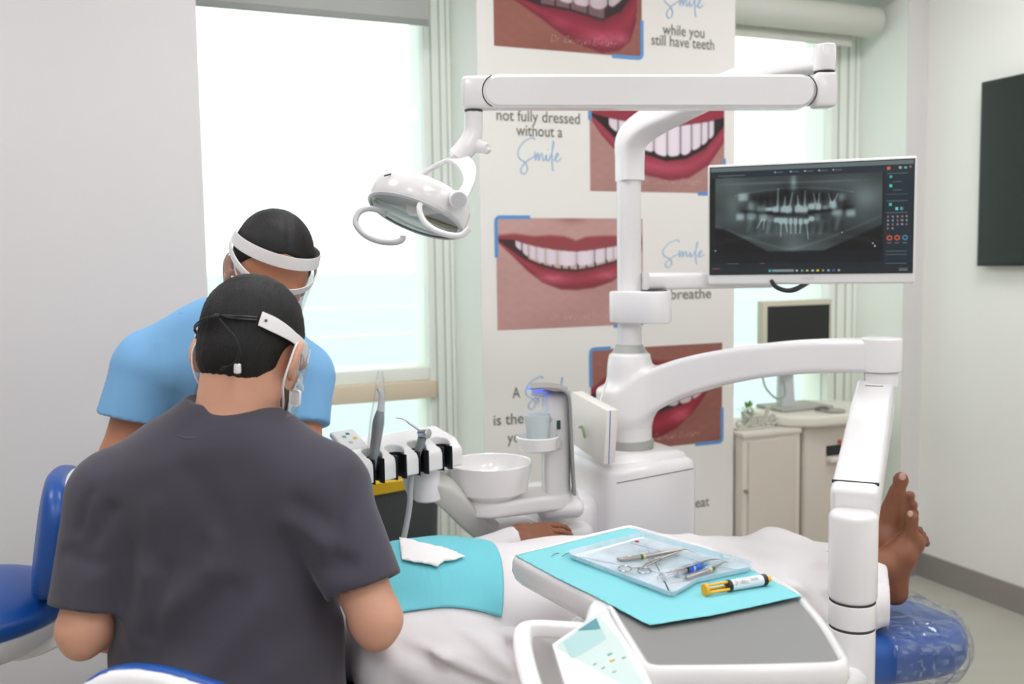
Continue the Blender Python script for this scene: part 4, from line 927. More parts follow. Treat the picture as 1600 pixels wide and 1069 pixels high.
tag(pc_, 'turquoise paper cover spread over the instrument table under the clear tray', 'paper cover')
for x in (868, 885):
    a, b = PZ(x-6, 869, ZT+.0068), PZ(x+5, 864, ZT+.0068)
    wr = MB().tube([a-K*.0004, a*.7+b*.3+K*.0012, a*.3+b*.7+K*.0012, b-K*.0004], .0007, n=8).build('fine_steel_pin', STEEL)
    tag(wr, 'short thin steel pin on turquoise paper, %s of the pair beside the clear tray' % ('left' if x < 870 else 'right'), 'pin', 'steel pins on the turquoise paper')

# ---- clear plastic instrument tray
TRM = clear_mat('tray_plastic', tint=(.93, .965, .975), gloss=.10, rough=.12, haze=.62, hscale=6, lo=.3, hi=.6, hcol=(222, 234, 242))
tp = [PZ(*q, ZT+.0085) for q in ((889, 868), (1004, 838), (1175, 885), (1172, 893), (1090, 911), (1055, 932), (1048, 933), (892, 873))]
tp = rounded(tp, [.006, .008, .004, .004, .004, .004, .004, .003], 4)
ctt = np.mean(tp, 0)
tr = thing('plastic_tray', 'clear shallow plastic instrument tray lying on the turquoise paper', 'tray', ctt-K*.002)
mb = MB(); mb.rings([[p+K*z for p in inset(tp, q)] for q, z in ((.006, -.0008), (.003, -.0008), (.0, .008), (-.0015, .0085), (-.0015, .0075), (.001, .007), (.0045, .0012), (.007, .0006))], cap=True)
mb.build('tray_shell', TRM, tr, ang=35)
a0, a1 = PZ(930, 868, ZT+.011), PZ(1090, 905, ZT+.011)
mb = MB(); mb.tube([PZ(905, 870, ZT+.0098), PZ(1000, 888, ZT+.0098), PZ(1075, 905, ZT+.0098)], .0016, n=10).tube([PZ(985, 848, ZT+.0098), PZ(1060, 868, ZT+.0098), PZ(1150, 890, ZT+.0098)], .0016, n=10); mb.build('tray_rib', TRM, tr)
ZI = ZT+.0105
def I(x, y, h=0.0): return PZ(x, y, ZI+h)
# scaler / mirror handles and others
def handled(name, lab, pts, rs_, bands, m=STEEL):
    t = thing(name, lab, 'dental instrument', (pts[0]+pts[-1])/2*[1, 1, 0]+K*ZI)
    MB().tube(pts, rs_, n=16, smooth=4).build('shaft', m, t)
    for a, b, col in bands:
        d = nrm(b-a); MB().cyl(a, b, max(rs_)*1.12, n=18, bev=.0003).build('colour_band', mat('band_'+col[0], col[1], .5), t)
    return t
YEL = ('yellow', (222, 196, 120)); GRN = ('green', (70, 100, 60)); CRM = ('cream', (226, 206, 170))
h = .0036
g = handled('dental_probe', 'thick steel probe with cream and green bands lying beside the scissors', [I(965, 873, h), I(972, 874, h), I(1000, 870.5, h), I(1035, 864.5, h+.001), I(1060, 860, h+.001), I(1071, 858, h+.001), I(1077, 860, h), I(1087, 864, h-.002)], [.0022, .0038, .0038, .0038, .0022, .0012, .0008, .0004],
            [(I(981, 872.7, h), I(985, 872.2, h), CRM), (I(985.5, 872.1, h), I(987.5, 871.9, h), YEL), (I(1000, 870.4, h), I(1004, 869.9, h), GRN), (I(1004.5, 869.8, h), I(1007, 869.4, h), YEL)])
g = handled('dental_mirror', 'slim steel instrument with green band lying under the blue syringe', [I(1072, 903, h), I(1095, 896, h), I(1112, 889.5, h), I(1125, 882, h+.001), I(1135, 877.5, h+.001), I(1139, 879, h)], [.0028, .003, .003, .0015, .0008, .0005],
            [(I(1108, 891, h), I(1111, 889.8, h), CRM), (I(1111.5, 889.6, h), I(1115.5, 888, h), GRN)])
sci = thing('scissors', 'steel surgical scissors with ring handles lying across the clear tray', 'scissors', I(1010, 875)*[1, 1, 0]+K*ZI)
def ring_pts(cx, cy, rx, ry, n=16, h=.002): return [I(cx+rx*math.cos(2*PI*k/n), cy+ry*math.sin(2*PI*k/n), h) for k in range(n+1)]
MB().tube(ring_pts(976, 889, 10, 4.3), .0011, n=8, smooth=2).build('finger_ring', CHROME, sci)
MB().tube(ring_pts(1007, 892, 10.5, 4.6), .0011, n=8, smooth=2).build('finger_ring', CHROME, sci)
MB().tube([I(986, 887, .002), I(1005, 886, .003), I(1025, 877, .0035), I(1047, 867, .004), I(1065, 861, .004)], [.0011, .0012, .0016, .0016, .0006], n=10).build('blade_arm', STEEL, sci)
MB().tube([I(1003, 888.5, .002), I(1008, 882, .003), I(1025, 874, .0035), I(1045, 868.5, .0045), I(1062, 862.5, .0045)], [.0011, .0012, .0016, .0016, .0006], n=10).build('blade_arm', STEEL, sci)
MB().cyl(I(1032, 873, .003), I(1032, 873, .0062), .0018, n=14).build('pivot', CHROME, sci)
# clear syringe with blue label
sy = thing('syringe', 'clear syringe with bright blue label lying on the tray', 'syringe', I(1070, 895)*[1, 1, 0]+K*ZI)
s_a, s_b = I(1036, 901, .0062), I(1106, 880.5, .0062)
sd = nrm(s_b-s_a); SL = np.linalg.norm(s_b-s_a)
CB = clear_mat('syringe_barrel', tint=(.93, .95, .97), gloss=.15, rough=.06, haze=.35, hscale=5, lo=.4, hi=.6)
MB().cyl(s_a+sd*SL*.28, s_b, .0060, n=24, bev=.0008).build('barrel', CB, sy)
MB().cyl(s_a+sd*SL*.53, s_a+sd*SL*.80, .0064, n=24).build('blue_label', mat('label_blue', (30, 100, 215), .4), sy)
MB().cyl(s_a+sd*SL*.62, s_a+sd*SL*.66, .00645, n=24).build('label_stripe', mat('label_pale', (170, 200, 235), .4), sy)
MB().cyl(s_a+sd*SL*.48, s_a+sd*SL*.52, .0062, n=24).build('rubber_stopper', DARK, sy)
MB().cyl(s_a+sd*SL*.86, s_a+sd*SL*.97, .0061, .003, n=24).build('blue_tip', mat('tip_blue', (60, 160, 225), .4), sy)
MB().cyl(s_a, s_a+sd*SL*.5, .0035, n=16).cyl(s_a-sd*.0012, s_a+sd*.0005, .0070, n=24).build('plunger', CB, sy)
MB().box(s_a+sd*SL*.28, (.022, .0015, .004), (nrm(np.cross(sd, K)), sd, K), .0005).build('finger_flange', CB, sy)
p_ = handled('curved_probe', 'thin steel probe with hooked tip resting against the blue syringe', [I(1027, 904, .002), I(1030, 899, .003), I(1050, 893, .012), I(1080, 884, .0135), I(1105, 876, .010), I(1118, 874, .006), I(1129, 876, .003), I(1134, 879, .001)], [.0005, .0010, .0014, .0014, .0013, .0009, .0006, .0004], [])
sp2 = handled('fine_explorer', 'very thin pale steel explorer lying in front of the blue syringe', [I(1046, 912, .0012), I(1065, 908, .0012), I(1080, 903, .0013)], [.0003, .0006, .0009], [])
rd = field_obj('red_fragment', lambda p: d_ell(p, I(995, 846, .002), (.0042, .0022, .0018)), I(995, 846, .002)-.008, I(995, 846, .002)+.008, .0008, mat('red_wax', (220, 50, 70), .3)); tag(rd, 'small red fragment lying in the far corner of the clear tray', 'fragment')
og = field_obj('orange_fragment', lambda p: smin(d_ell(p, I(977, 894, .001), (.0025, .0012, .001)), d_ell(p, I(974, 893, .001), (.0014, .0016, .001)), .001), I(976, 894, .001)-.008, I(976, 894, .001)+.008, .0006, mat('orange_wax', (216, 160, 110), .4)); tag(og, 'tiny orange fragment beside the left scissor ring on the tray', 'fragment')
# yellow composite syringe on the paper
ys = thing('paste_syringe', 'white paste syringe with yellow plunger, black collars and yellow cap on the paper', 'syringe', PZ(1150, 918, ZT+.006))
ZY = ZT+.0062
ya, yb = PZ(1101, 922, ZY+.009), PZ(1203, 904.5, ZY+.009); yd = nrm(yb-ya); YL = np.linalg.norm(yb-ya); yx = nrm(np.cross(yd, K)); yz = np.cross(yx, yd)
YM = mat('yellow_plastic', (246, 178, 26), .35)
W3 = mat('label_white', (226, 228, 232), .4)
f_ = lambda q: ya+yd*YL*q
MB().cyl(f_(0)-yd*.001, f_(.03), .0092, n=28, bev=.0006).build('plunger_disc', YM, ys)
for o_ in (yz*.006, -yz*.003+yx*.0055, -yz*.003-yx*.0055): MB().tube([f_(.02)+o_, f_(.40)+o_], .0021, n=10, smooth=1).build('plunger_rib', YM, ys)
MB().cyl(f_(.34), f_(.39), .0088, n=28, bev=.001).build('black_collar', DARK, ys)
MB().cyl(f_(.38), f_(.87), .0080, n=32).build('barrel', W3, ys)
MB().cyl(f_(.865), f_(.93), .0088, n=28, bev=.001).build('black_collar', DARK, ys)
MB().cyl(f_(.92), f_(1.0), .0056, .005, n=24, bev=.0015).build('yellow_cap', YM, ys)
MB().cyl(f_(1.0), f_(1.08), .0012, n=10).build('tip', WHITE2, ys)
INK = mat('label_ink', (90, 96, 110), .6); rr3 = random.Random(5)
mb = MB()
for r_ in range(6):
    ang = .35+r_*.17; nn = -yx*math.cos(ang)*(1 if yx[1] > 0 else -1)+yz*math.sin(ang)
    q = .42
    while q < (.62 if r_ < 4 else .55):
        l_ = rr3.uniform(.008, .03); 
        if rr3.random() < .75: tt = np.cross(nn, yd); mb.box(f_(q+l_/2)+nn*.0081, (YL*l_, .0007, .0002), (yd, tt, nn))
        q += l_+.008
for r_ in range(4):
    ang = .6+r_*.16; nn = -yx*math.cos(ang)*(1 if yx[1] > 0 else -1)+yz*math.sin(ang); tt = np.cross(nn, yd); mb.box(f_(.72)+nn*.0081, (YL*.12, .0004, .0002), (yd, tt, nn))
mb.build('printed_label', INK, ys)
# ------------------------------------------------------------------ people: shared shapes
SKIN1 = mat('skin_light', (212, 160, 134), .5, sss=.25, var=.05, vscale=14, bump=.05, bscale=220)
SKIN2 = mat('skin_tan', (186, 128, 98), .5, sss=.25, var=.05, vscale=14, bump=.05, bscale=220)
SKIN3 = mat('skin_brown', (132, 82, 56), .5, sss=.15, var=.10, vscale=22, bump=.12, bscale=160)
HAIR = mat('black_hair', (17, 15, 15), .55, bump=.5, bscale=420, var=.35, vscale=120, spec=.35, stretch=(1.6, 1.6, .35))
SCRUBG = mat('charcoal_scrub_fabric', (68, 65, 76), .9, bump=.12, bscale=900, sheen=.15, var=.02)
SCRUBB = mat('blue_scrub_fabric', (120, 174, 218), .9, bump=.12, bscale=900, sheen=.1, var=.02)
ROBE = mat('white_robe_fabric', (226, 222, 223), .85, bump=.06, bscale=600, var=.01)
NITR = mat('nitrile_glove', (120, 160, 205), .4)
MASKM = mat('mask_fabric', (210, 226, 236), .8)
EYEW = mat('eye_white', (235, 232, 228), .15); NAIL = mat('nail', (205, 165, 150), .3)
VIS = clear_mat('visor_film', tint=(.965, .975, .985), gloss=.03, rough=.05, haze=.10, hscale=3, lo=.3, hi=.7)
def frame(yaw, pitch, roll=0.0):
    """axes (right, forward, up): yaw from +y towards +x, pitch > 0 nods down, roll tilts to the right"""
    m = Matrix.Rotation(-yaw, 3, 'Z') @ Matrix.Rotation(-pitch, 3, 'X') @ Matrix.Rotation(roll, 3, 'Y')
    return np.array([list(m.col[0]), list(m.col[1]), list(m.col[2])])
class Head:
    def __init__(s, o, ax, k=1.0): s.o = np.asarray(o, float); s.ax = ax; s.k = k
    def W(s, p): return s.o + (np.asarray(p, float)*s.k) @ s.ax
    def Lc(s, p): return ((p-s.o.astype(np.float32)) @ s.ax.T.astype(np.float32))/s.k
def f_head(q, male=True):
    """head in its own frame: x right, y forward, z up, origin between the ears"""
    d = d_ell(q, (0, -.012, .042), (.0765, .098, .088))
    d = smin(d, d_ell(q, (0, .030, -.012), (.063, .070, .075)), .03)
    d = smin(d, d_ell(q, (0, .045, -.062), (.050, .046, .046)), .03)
    d = smin(d, d_cap(q, (-.045, .0, -.055), (-.018, .07, -.088), .018, .016), .025)
    d = smin(d, d_cap(q, (.045, .0, -.055), (.018, .07, -.088), .018, .016), .025)
    d = smin(d, d_ell(q, (0, .083, -.088), (.018, .013, .013)), .015)
    d = smin(d, d_cap(q, (0, .092, .004), (0, .112, -.030), .008, .0115), .012)
    d = smin(d, d_cap(q, (-.012, .098, -.034), (.012, .098, -.034), .0085), .006)
    d = smin(d, d_cap(q, (-.034, .082, .018), (.034, .082, .018), .009), .02)
    fl_, es_ = (.45, 1.0) if male else (.12, .80)
    for s in (-1, 1):
        d = smax(d, -d_ell(q, (s*.031, .098, .003), (.015, .012, .009)), .008)
        d = smin(d, d_ell(q, (s*.031, .083, .003), (.012, .011, .010)), .004)
        d = smin(d, d_ell(q, (s*.042, .070, -.025), (.018, .016, .014)), .018)
        e = d_ell(q, (s*(.0875 if male else .083), -.016, -.002), (.0085, .021*es_, .034*es_), AX(s*fl_, 0, s*.15)); e = np.minimum(e, d_ell(q, (s*.081, -.002, -.024), (.007, .010, .012)))
        e = smax(e, -d_ell(q, (s*(.096 if male else .091), -.006, .004), (.0065, .014*es_, .023*es_), AX(s*fl_, 0, s*.15)), .004)
        e = smin(e, d_ell(q, (s*.078, .006, -.005), (.006, .006, .008)), .004)
        d = smin(d, e, .007)
    d = smin(d, d_ell(q, (0, .092, -.052), (.024, .008, .0055)), .006); d = smin(d, d_ell(q, (0, .091, -.062), (.020, .008, .006)), .005)
    d = smax(d, -d_cap(q, (-.018, .102, -.057), (.018, .102, -.057), .0016), .003)
    return d
def f_hand(p, wr, dr, back, side, curl=.5, k=1.0, spread=.12, lens=1.0, thumb=.6):
    """hand: wr wrist, dr direction of the palm, back = normal of the back of the hand, side = +1/-1 which side the thumb leaves"""
    dr = nrm(dr); back = nrm(back-dr*np.dot(back, dr)); x = np.cross(dr, back)*side; wr = np.asarray(wr, float)
    d = d_box(p, wr+dr*.048*k, (.040*k, .048*k, .0125*k), .0115*k, (x, dr, back))
    d = smin(d, d_cap(p, wr-dr*.02, wr+dr*.02*k, .024*k, .022*k), .02)
    for i, (off, ln, r) in enumerate([(.031, .072, .0088), (.0105, .080, .009), (-.0105, .074, .0086), (-.030, .058, .0076)]):
        a = wr+dr*.090*k+x*off*k; ang = curl*(1+.12*i); v = dr*math.cos(spread*off*30)+x*math.sin(spread*off*30); a0 = 0
        segs = [.45, .31, .24]; pr = a
        for j, sg in enumerate(segs):
            a0 += ang*(.55 if j == 0 else .7); dd = v*math.cos(a0)-back*math.sin(a0); nx = pr+dd*ln*sg*lens*k; d = smin(d, d_cap(p, pr, nx, r*k*(1-.08*j), r*k*(.94-.1*j)), .006 if j == 0 else .003); pr = nx
    b0 = wr+dr*.022*k+x*.030*k; b1 = b0+(dr*.62+x*.75*thumb-back*.25)*.042*k; b2 = b1+(dr*.85+x*.3*thumb-back*.45)*.034*k; b3 = b2+(dr*.9-back*.4)*.026*k
    d = smin(d, d_cap(p, b0, b1, .015*k, .0115*k), .012); d = smin(d, d_cap(p, b1, b2, .0112*k, .010*k), .003); d = smin(d, d_cap(p, b2, b3, .010*k, .008*k), .003)
    return d

# ------------------------------------------------------------------ dentist
de = thing('person', 'seated person in charcoal short sleeve scrubs seen from behind, leaning over the patient', 'person', P(360, 1300, 1.42)*[1, 1, 0])
HD = Head(P(393, 561, 1.545), frame(math.radians(13), math.radians(26), math.radians(3)), .985)
nb = P(352, 692, 1.49); shL = P(190, 772, 1.49); shR = P(500, 762, 1.50); elL = P(131, 982, 1.43); elR = P(588, 968, 1.43)
hipc = P(368, 1200, 1.42); wrL = P(325, 968, 1.75); wrR = P(566, 955, 1.70); hdL = P(395, 965, 1.80); hdR = P(532, 940, 1.78)
def torsoD(p, g=0.0):
    d = d_ell(p, P(345, 838, 1.53), (.187+g, .118+g, .190+g)); d = smin(d, d_ell(p, P(357, 1015, 1.50), (.186+g, .118+g, .20+g)), .06)
    d = smin(d, d_ell(p, P(368, 1190, 1.44), (.190+g, .15+g, .16+g)), .06)
    d = smin(d, d_cap(p, shL, shR, .073+g), .05); d = smin(d, d_cap(p, P(298, 732, 1.50), P(398, 722, 1.51), .090+g), .05)
    return d
nkT = HD.W((0, -.035, -.03)); ncc = P(334, 640, 1.49); ncx = nrm(P(338, 560, 1.52)-P(334, 640, 1.48))
def bodyD(p):
    d = f_head(HD.Lc(p)); nk = d_cap(p, nkT, nb, .055, .055); d = smin(d, nk, .03)
    d = smin(d, d_cap(p, nb, P(300, 740, 1.5), .050, .05), .03); d = smin(d, d_cap(p, nb, P(410, 735, 1.5), .050, .05), .03)
    d = smin(d, torsoD(p, -.016), .03)
    for sh, el, wr, hd, sd in ((shL, elL, wrL, hdL, -1), (shR, elR, wrR, hdR, 1)):
        d = smin(d, d_cap(p, sh, el, .052, .0395), .02); d = smin(d, d_cap(p, el, wr, .038, .026), .015); d = smin(d, d_ell(p, el+(wr-el)*.22, (.041, .041, .040)), .02); d = smin(d, d_ell(p, el+[0, -.010, -.024], (.022, .022, .020)), .018)
        d = smin(d, f_hand(p, wr+(hd-wr)*.1, hd-wr, np.array([0, .1, 1.0]), -sd, .55), .012)
    return d
pts = [shL, shR, elL, elR, wrL, wrR, hdL, hdR, hipc, HD.W((0, 0, .13)), HD.W((0, .12, 0))]
lo, hi = bounds(pts, .16); lo[2] = hipc[2]-.05
field_obj('body', bodyD, lo, hi, .0042, SKIN1, de)
def hairD(p):
    q = HD.Lc(p); az = np.arctan2(q[:, 0], q[:, 1]+.0001)
    d = d_ell(q, (0, -.014, .044), (.081, .104, .0955)); d = smin(d, d_ell(q, (0, -.05, -.015), (.062, .058, .055)), .02)
    n = .0009*np.sin(az*95+5*np.sin(q[:, 2]*45)+2.5*np.sin(q[:, 2]*130)) + .0010*hnoise(q*np.array([1, 1, .45], np.float32), 300) + .0018*hnoise(q, 60, 2)
    d = d + n*(.6)
    nape = -.062+.0015*np.sin(az*40)+.002*hnoise(q, 230)
    d = smax(d, nape-q[:, 2], .012)                      # nape line
    front = plane(q, (0, .045, .065), (0, 1, -.62))      # hairline on the forehead
    d = np.maximum(d, front)
    for s in (-1, 1):                                    # cut round the ears, short sideburn
        c = smin(d_ell(q, (s*.092, -.006, -.010), (.034, .033, .041)), d_cap(q, (s*.08, .01, -.02), (s*.07, -.030, -.078), .024), .01); d = smax(d, -c, .006)
    d = np.maximum(d, plane(q, (0, .035, -.0), (0, 1, .25)))
    wh = d_cap(q, (.022, -.045, .15), (.034, -.030, .12), .0045); d = smax(d, -wh, .004)
    return d*HD.k
field_obj('hair', hairD, HD.o-.17, HD.o+.17, .0022, HAIR, de)
# stubble on the jaw
STUB = mat('stubble', (92, 66, 54), .8, var=.3, vscale=300)
def stubD(p):
    q = HD.Lc(p); d = f_head(q)-.0012; d = np.maximum(d, np.abs(q[:, 2]+.068)-.03-.004*hnoise(q, 200)); d = np.maximum(d, .008-q[:, 1]); d = np.maximum(d, -(f_head(q)+.003)); return d*HD.k
field_obj('beard_stubble', stubD, HD.o-.16, HD.o+.16, .003, STUB, de)
def slv(p, a, b, ra, rb, hem, g=0.0, cut=.004):
    d = d_cap(p, a, b, ra, rb); ax = nrm(np.asarray(b)-np.asarray(a)); h = plane(p, hem, ax); d = np.maximum(d, h)
    return d
hemL = elL*.80+shL*.20; hemL = P(128, 949, 1.44); hemR = P(588, 912, 1.45)
shL2 = P(176, 785, 1.49); shR2 = P(510, 775, 1.49)
FO = [(P(560, 700, 1.36), P(532, 870, 1.36), .010, .004), (P(528, 770, 1.36), P(520, 880, 1.37), .014, -.007), (P(440, 830, 1.37), P(500, 862, 1.36), .016, .006), (P(455, 800, 1.37), P(505, 835, 1.36), .014, -.005),
      (P(330, 850, 1.38), P(325, 890, 1.38), .014, .005), (P(322, 905, 1.37), P(250, 960, 1.37), .022, .007), (P(345, 940, 1.36), P(240, 1040, 1.37), .024, -.008), (P(400, 960, 1.36), P(300, 1069, 1.36), .026, .007),
      (P(235, 800, 1.38), P(215, 900, 1.38), .02, .005), (P(225, 910, 1.38), P(200, 1000, 1.39), .020, .006), (P(250, 900, 1.38), P(225, 1000, 1.38), .016, -.006),
      (P(290, 740, 1.39), P(330, 800, 1.38), .02, -.003), (P(480, 1010, 1.37), P(545, 960, 1.37), .022, -.006), (P(430, 1050, 1.37), P(540, 1000, 1.37), .022, .006), (P(500, 900, 1.37), P(545, 890, 1.38), .012, -.005),
      (P(140, 850, 1.40), P(170, 800, 1.40), .012, -.005), (P(100, 870, 1.40), P(150, 880, 1.40), .014, -.005), (P(160, 830, 1.40), P(155, 900, 1.40), .014, .004), (P(145, 770, 1.42), P(128, 830, 1.42), .006, -.003), (P(400, 690, 1.40), P(430, 760, 1.39), .03, .003),
      (P(360, 700, 1.42), P(200, 740, 1.42), .02, .002)]
def shirtD(p):
    d = smin(torsoD(p, .004), d_cap(p, nb, P(336, 668, 1.50), .074, .066), .03)
    for a, b, hm, ra, rb, el in ((shL2, elL, hemL, .072, .0555, elL), (shR2, elR, hemR, .070, .060, elR)):
        s = slv(p, a, b+(b-a)*.15, ra, rb*.985, hm); s = np.maximum(s, -np.maximum(d_cap(p, a, b+(b-a)*.2, rb-.006), -plane(p, hm+nrm(a-b)*.02, nrm(b-a))))
        d = smin(d, s, .022)
    fq = folds(p*np.array([1, .12, 1], np.float32), [(np.asarray(a)*[1, .12, 1], np.asarray(b)*[1, .12, 1], w_*1.15, am*1.5) for a, b, w_, am in FO])*(p[:, 1] < 1.53); d = d - fq*1.0 - .0012*hnoise(p, 32) - .0022*hnoise(p*np.array([1, 1, .5], np.float32), 15, 4)*np.clip((1.02-p[:, 2])/.2, 0, 1)
    d = np.maximum(d, P(368, 1230, 1.44)[2]-.10-p[:, 2])
    d = smax(d, -d_cap(p, P(334, 570, 1.49), P(340, 505, 1.50), .068, .080), .004)
    return d
lo, hi = bounds([shL, shR, elL, elR, P(368, 1230, 1.44)], .12); hi[2] = nb[2]+.09
field_obj('scrub_top', shirtD, lo, hi, .0045, SCRUBG, de)
# sewn collar edge
cax = K; e1 = nrm(np.cross(cax, [0, 1, 0])); e2 = np.cross(cax, e1)
def march(fn, c, dv, r0=.25, n=60):
    """distance from c along dv to the surface of fn, coming from outside"""
    ts = np.linspace(r0, 0, n); v = fn((c+dv*ts[:, None]).astype(np.float32)); k = np.argmax(v < 0)
    return ts[k] if (v < 0).any() else 0
cp_ = []; cp_t = []
for k in range(41):
    a = 2*PI*k/40+PI; q0 = P(334, 600, 1.49)+(e1*math.cos(a)+e2*math.sin(a))*.0722
    ts = np.linspace(.06, -.12, 90); v = shirtD((q0+cax*ts[:, None]+(e1*math.cos(a)+e2*math.sin(a))*.004).astype(np.float32)); kk = np.argmax(v < 0)
    cp_t.append(ts[kk] if (v < 0).any() else np.nan); cp_.append(q0)
cp_t = np.array(cp_t); cp_t[np.isnan(cp_t)] = np.nanmedian(cp_t); cm_ = np.array([np.median([cp_t[(i+j) % 40] for j in (-3, -2, -1, 0, 1, 2, 3)]) for i in range(40)]); cm_ = np.array([np.mean([cm_[(i+j) % 40] for j in (-1, 0, 1)]) for i in range(41)] if False else [np.mean([cm_[(i+j) % 40] for j in (-1, 0, 1)]) for i in list(range(40))+[0]])
cp_ = [q+cax*k_i for q, k_i in zip(cp_, cm_)]
MB().tube(cp_, .0034, n=10, smooth=2).build('collar_edge', SCRUBG, de)
# trousers, shoes (mostly below the frame)
TRO = mat('charcoal_trouser_fabric', (58, 56, 66), .9)
kL, kR = hipc+[-.18, .36, -.03], hipc+[.20, .30, -.03]; kL[1] = 1.72; aL, aR = np.array([kL[0], kL[1]+.04, .10]), np.array([kR[0]+.02, kR[1]-.02, .10])
def trD(p):
    d = d_ell(p, hipc+[0, 0, -.03], (.186, .150, .14))
    for kn, an, sd in ((kL, aL, -.09), (kR, aR, .09)):
        d = smin(d, d_cap(p, hipc+[sd, .02, -.05], kn, .088, .066), .04); d = smin(d, d_cap(p, kn, an, .066, .052), .02)
    return np.maximum(d, .09-p[:, 2])
lo, hi = bounds([hipc, kL, kR, aL, aR], .2); lo[2] = .06
field_obj('trousers', trD, lo, hi, .011, TRO, de)
for an in (aL, aR): field_obj('shoe', lambda p: np.maximum(smin(d_ell(p, an+[0, .06, -.05], (.045, .13, .055)), d_cap(p, an, an+[0, 0, .02], .045), .03), .004-p[:, 2]), an-[.1, .14, .10], an+[.1, .24, .1], .008, WHITE2, de)
# face shield: white temple band, elastic cord, toggle, clear visor
fs = thing('face_shield', 'clear face shield with side bands and black cord worn by the charcoal-clad person', 'face shield', HD.o)
def onhead(x, y, z, out=.004): 
    return HD.W((x, y, z))
def band(mb, pts, wd, th, H, up=(0, 0, 1)):
    uw = nrm(np.asarray(up, float) @ H.ax); return mb.tube([H.W(p) for p in pts], wd, n=18, smooth=6, flat=th, upv=uw)
el_ = lambda a, rx=.0855, ry=.110, cy=-.012: (rx*math.sin(a), cy+ry*math.cos(a))
def arcpts(a0, a1, n, z0, z1, rx=.0865, ry=.111): return [(*el_(a0+(a1-a0)*i/(n-1), rx, ry), z0+(z1-z0)*i/(n-1)) for i in range(n)]
mb = MB(); band(mb, arcpts(math.radians(140), math.radians(60), 7, .036, .026), [.012, .0125, .011, .009, .010, .012, .012], .0013, HD); band(mb, arcpts(math.radians(60), math.radians(-60), 9, .026, .026, .090, .118), .013, .0013, HD); band(mb, arcpts(math.radians(-60), math.radians(-112), 5, .026, .024), [.012, .010, .010, .012, .010], .0013, HD)
mb.build('white_band', WHITE2, fs)
mb = MB()
mb.tube([HD.W((*el_(math.radians(a), .0845, .113), z)) for a, z in ((142, .036), (160, .030), (180, .026), (200, .022), (222, .018), (246, .022))], .0016, n=8, smooth=6)
mb.tube([HD.W((*el_(math.radians(a), .084, .112), z)) for a, z in ((142, .032), (160, .026), (180, .025), (200, .018), (222, .013), (246, .019))], .0014, n=8, smooth=6)
mb.build('elastic_cord', DARK, fs)
kn_ = HD.W((*el_(math.radians(181), .085, .1145), .025))
MB().tube([kn_, P(372, 535, 1.425), P(368, 562, 1.425), P(358, 572, 1.43), P(347, 574, 1.433), P(345, 579, 1.433), P(352, 575, 1.43)], .0011, n=8, smooth=5).tube([kn_, P(375, 545, 1.425), P(373, 560, 1.425), P(371, 570, 1.428)], .0011, n=8, smooth=4).build('hanging_cord', DARK, fs)
MB().cyl(kn_-[.004, 0, 0], kn_+[.004, 0, 0], .004, n=12, bev=.001).build('cord_knot', DARK, fs)
MB().cyl(P(371, 569, 1.428), P(371, 583, 1.43), .0052, .0056, n=20, bev=.0015).build('cord_toggle', WHITE2, fs)
MB().cyl(P(371, 583, 1.43), P(372, 587, 1.431), .003, n=12).build('toggle_end', DARK, fs)
tp1 = HD.W((*el_(math.radians(135), .0898, .1135), .0345)); 
MB().cyl(tp1, tp1+nrm(tp1-HD.W((0, -.012, .03)))*.0012, .0024, n=14).build('pin_mark', DARK, fs)
def visor(H, parent, z0, z1, a=72, rx=.090, ry=.122, n=28, m=12, fl=.0):
    vs, fs_ = [], []
    for j in range(m+1):
        for i in range(n+1):
            an = math.radians(-a+2*a*i/n); k = j/m; x, y = el_(an, rx*(1-.05*k), ry+.012*k); vs.append(H.W((x, y+fl*k, z0+(z1-z0)*k+ .012*math.cos(an*1.2)*0)))
    for j in range(m):
        for i in range(n): a_ = j*(n+1)+i; fs_.append((a_, a_+1, a_+n+2, a_+n+1))
    return MB().add(vs, fs_).build('visor', VIS, parent)
visor(HD, fs, .036, -.150, a=86)
mk = thing('face_mask', 'white face mask with ear loops on the charcoal-clad person', 'face mask', HD.o)
def maskf(H, parent, m=MASKM):
    def fn(p):
        q = H.Lc(p); f = f_head(q); d = np.maximum(f-.0055+.0012*np.sin(q[:, 2]*380), -(f-.0015)); d = np.maximum(d, np.abs(q[:, 2]+.052)-.050); d = np.maximum(d, .040+.25*np.abs(q[:, 2]+.05)-q[:, 1]); return d*H.k
    return field_obj('mask_body', fn, H.o-.17, H.o+.17, .003, m, parent)
maskf(HD, mk)
for s in (1, -1):
    MB().tube([HD.W(p) for p in ((s*.058, .052, -.012), (s*.076, .020, .010), (s*.082, -.004, .030), (s*.089, -.026, .020), (s*.0895, -.034, -.010), (s*.080, -.022, -.045), (s*.068, .015, -.070), (s*.052, .050, -.088))], .0019, n=8, smooth=6).build('ear_loop', WHITE2, mk)
lb = HD.W((.074, .045, -.088))
MB().box(P(461, 622, HD.W((.07, .03, -.08))[1]), (.019, .002, .026), AX(-.35, 0, .1), .004).build('mask_tag', WHITE2, mk)

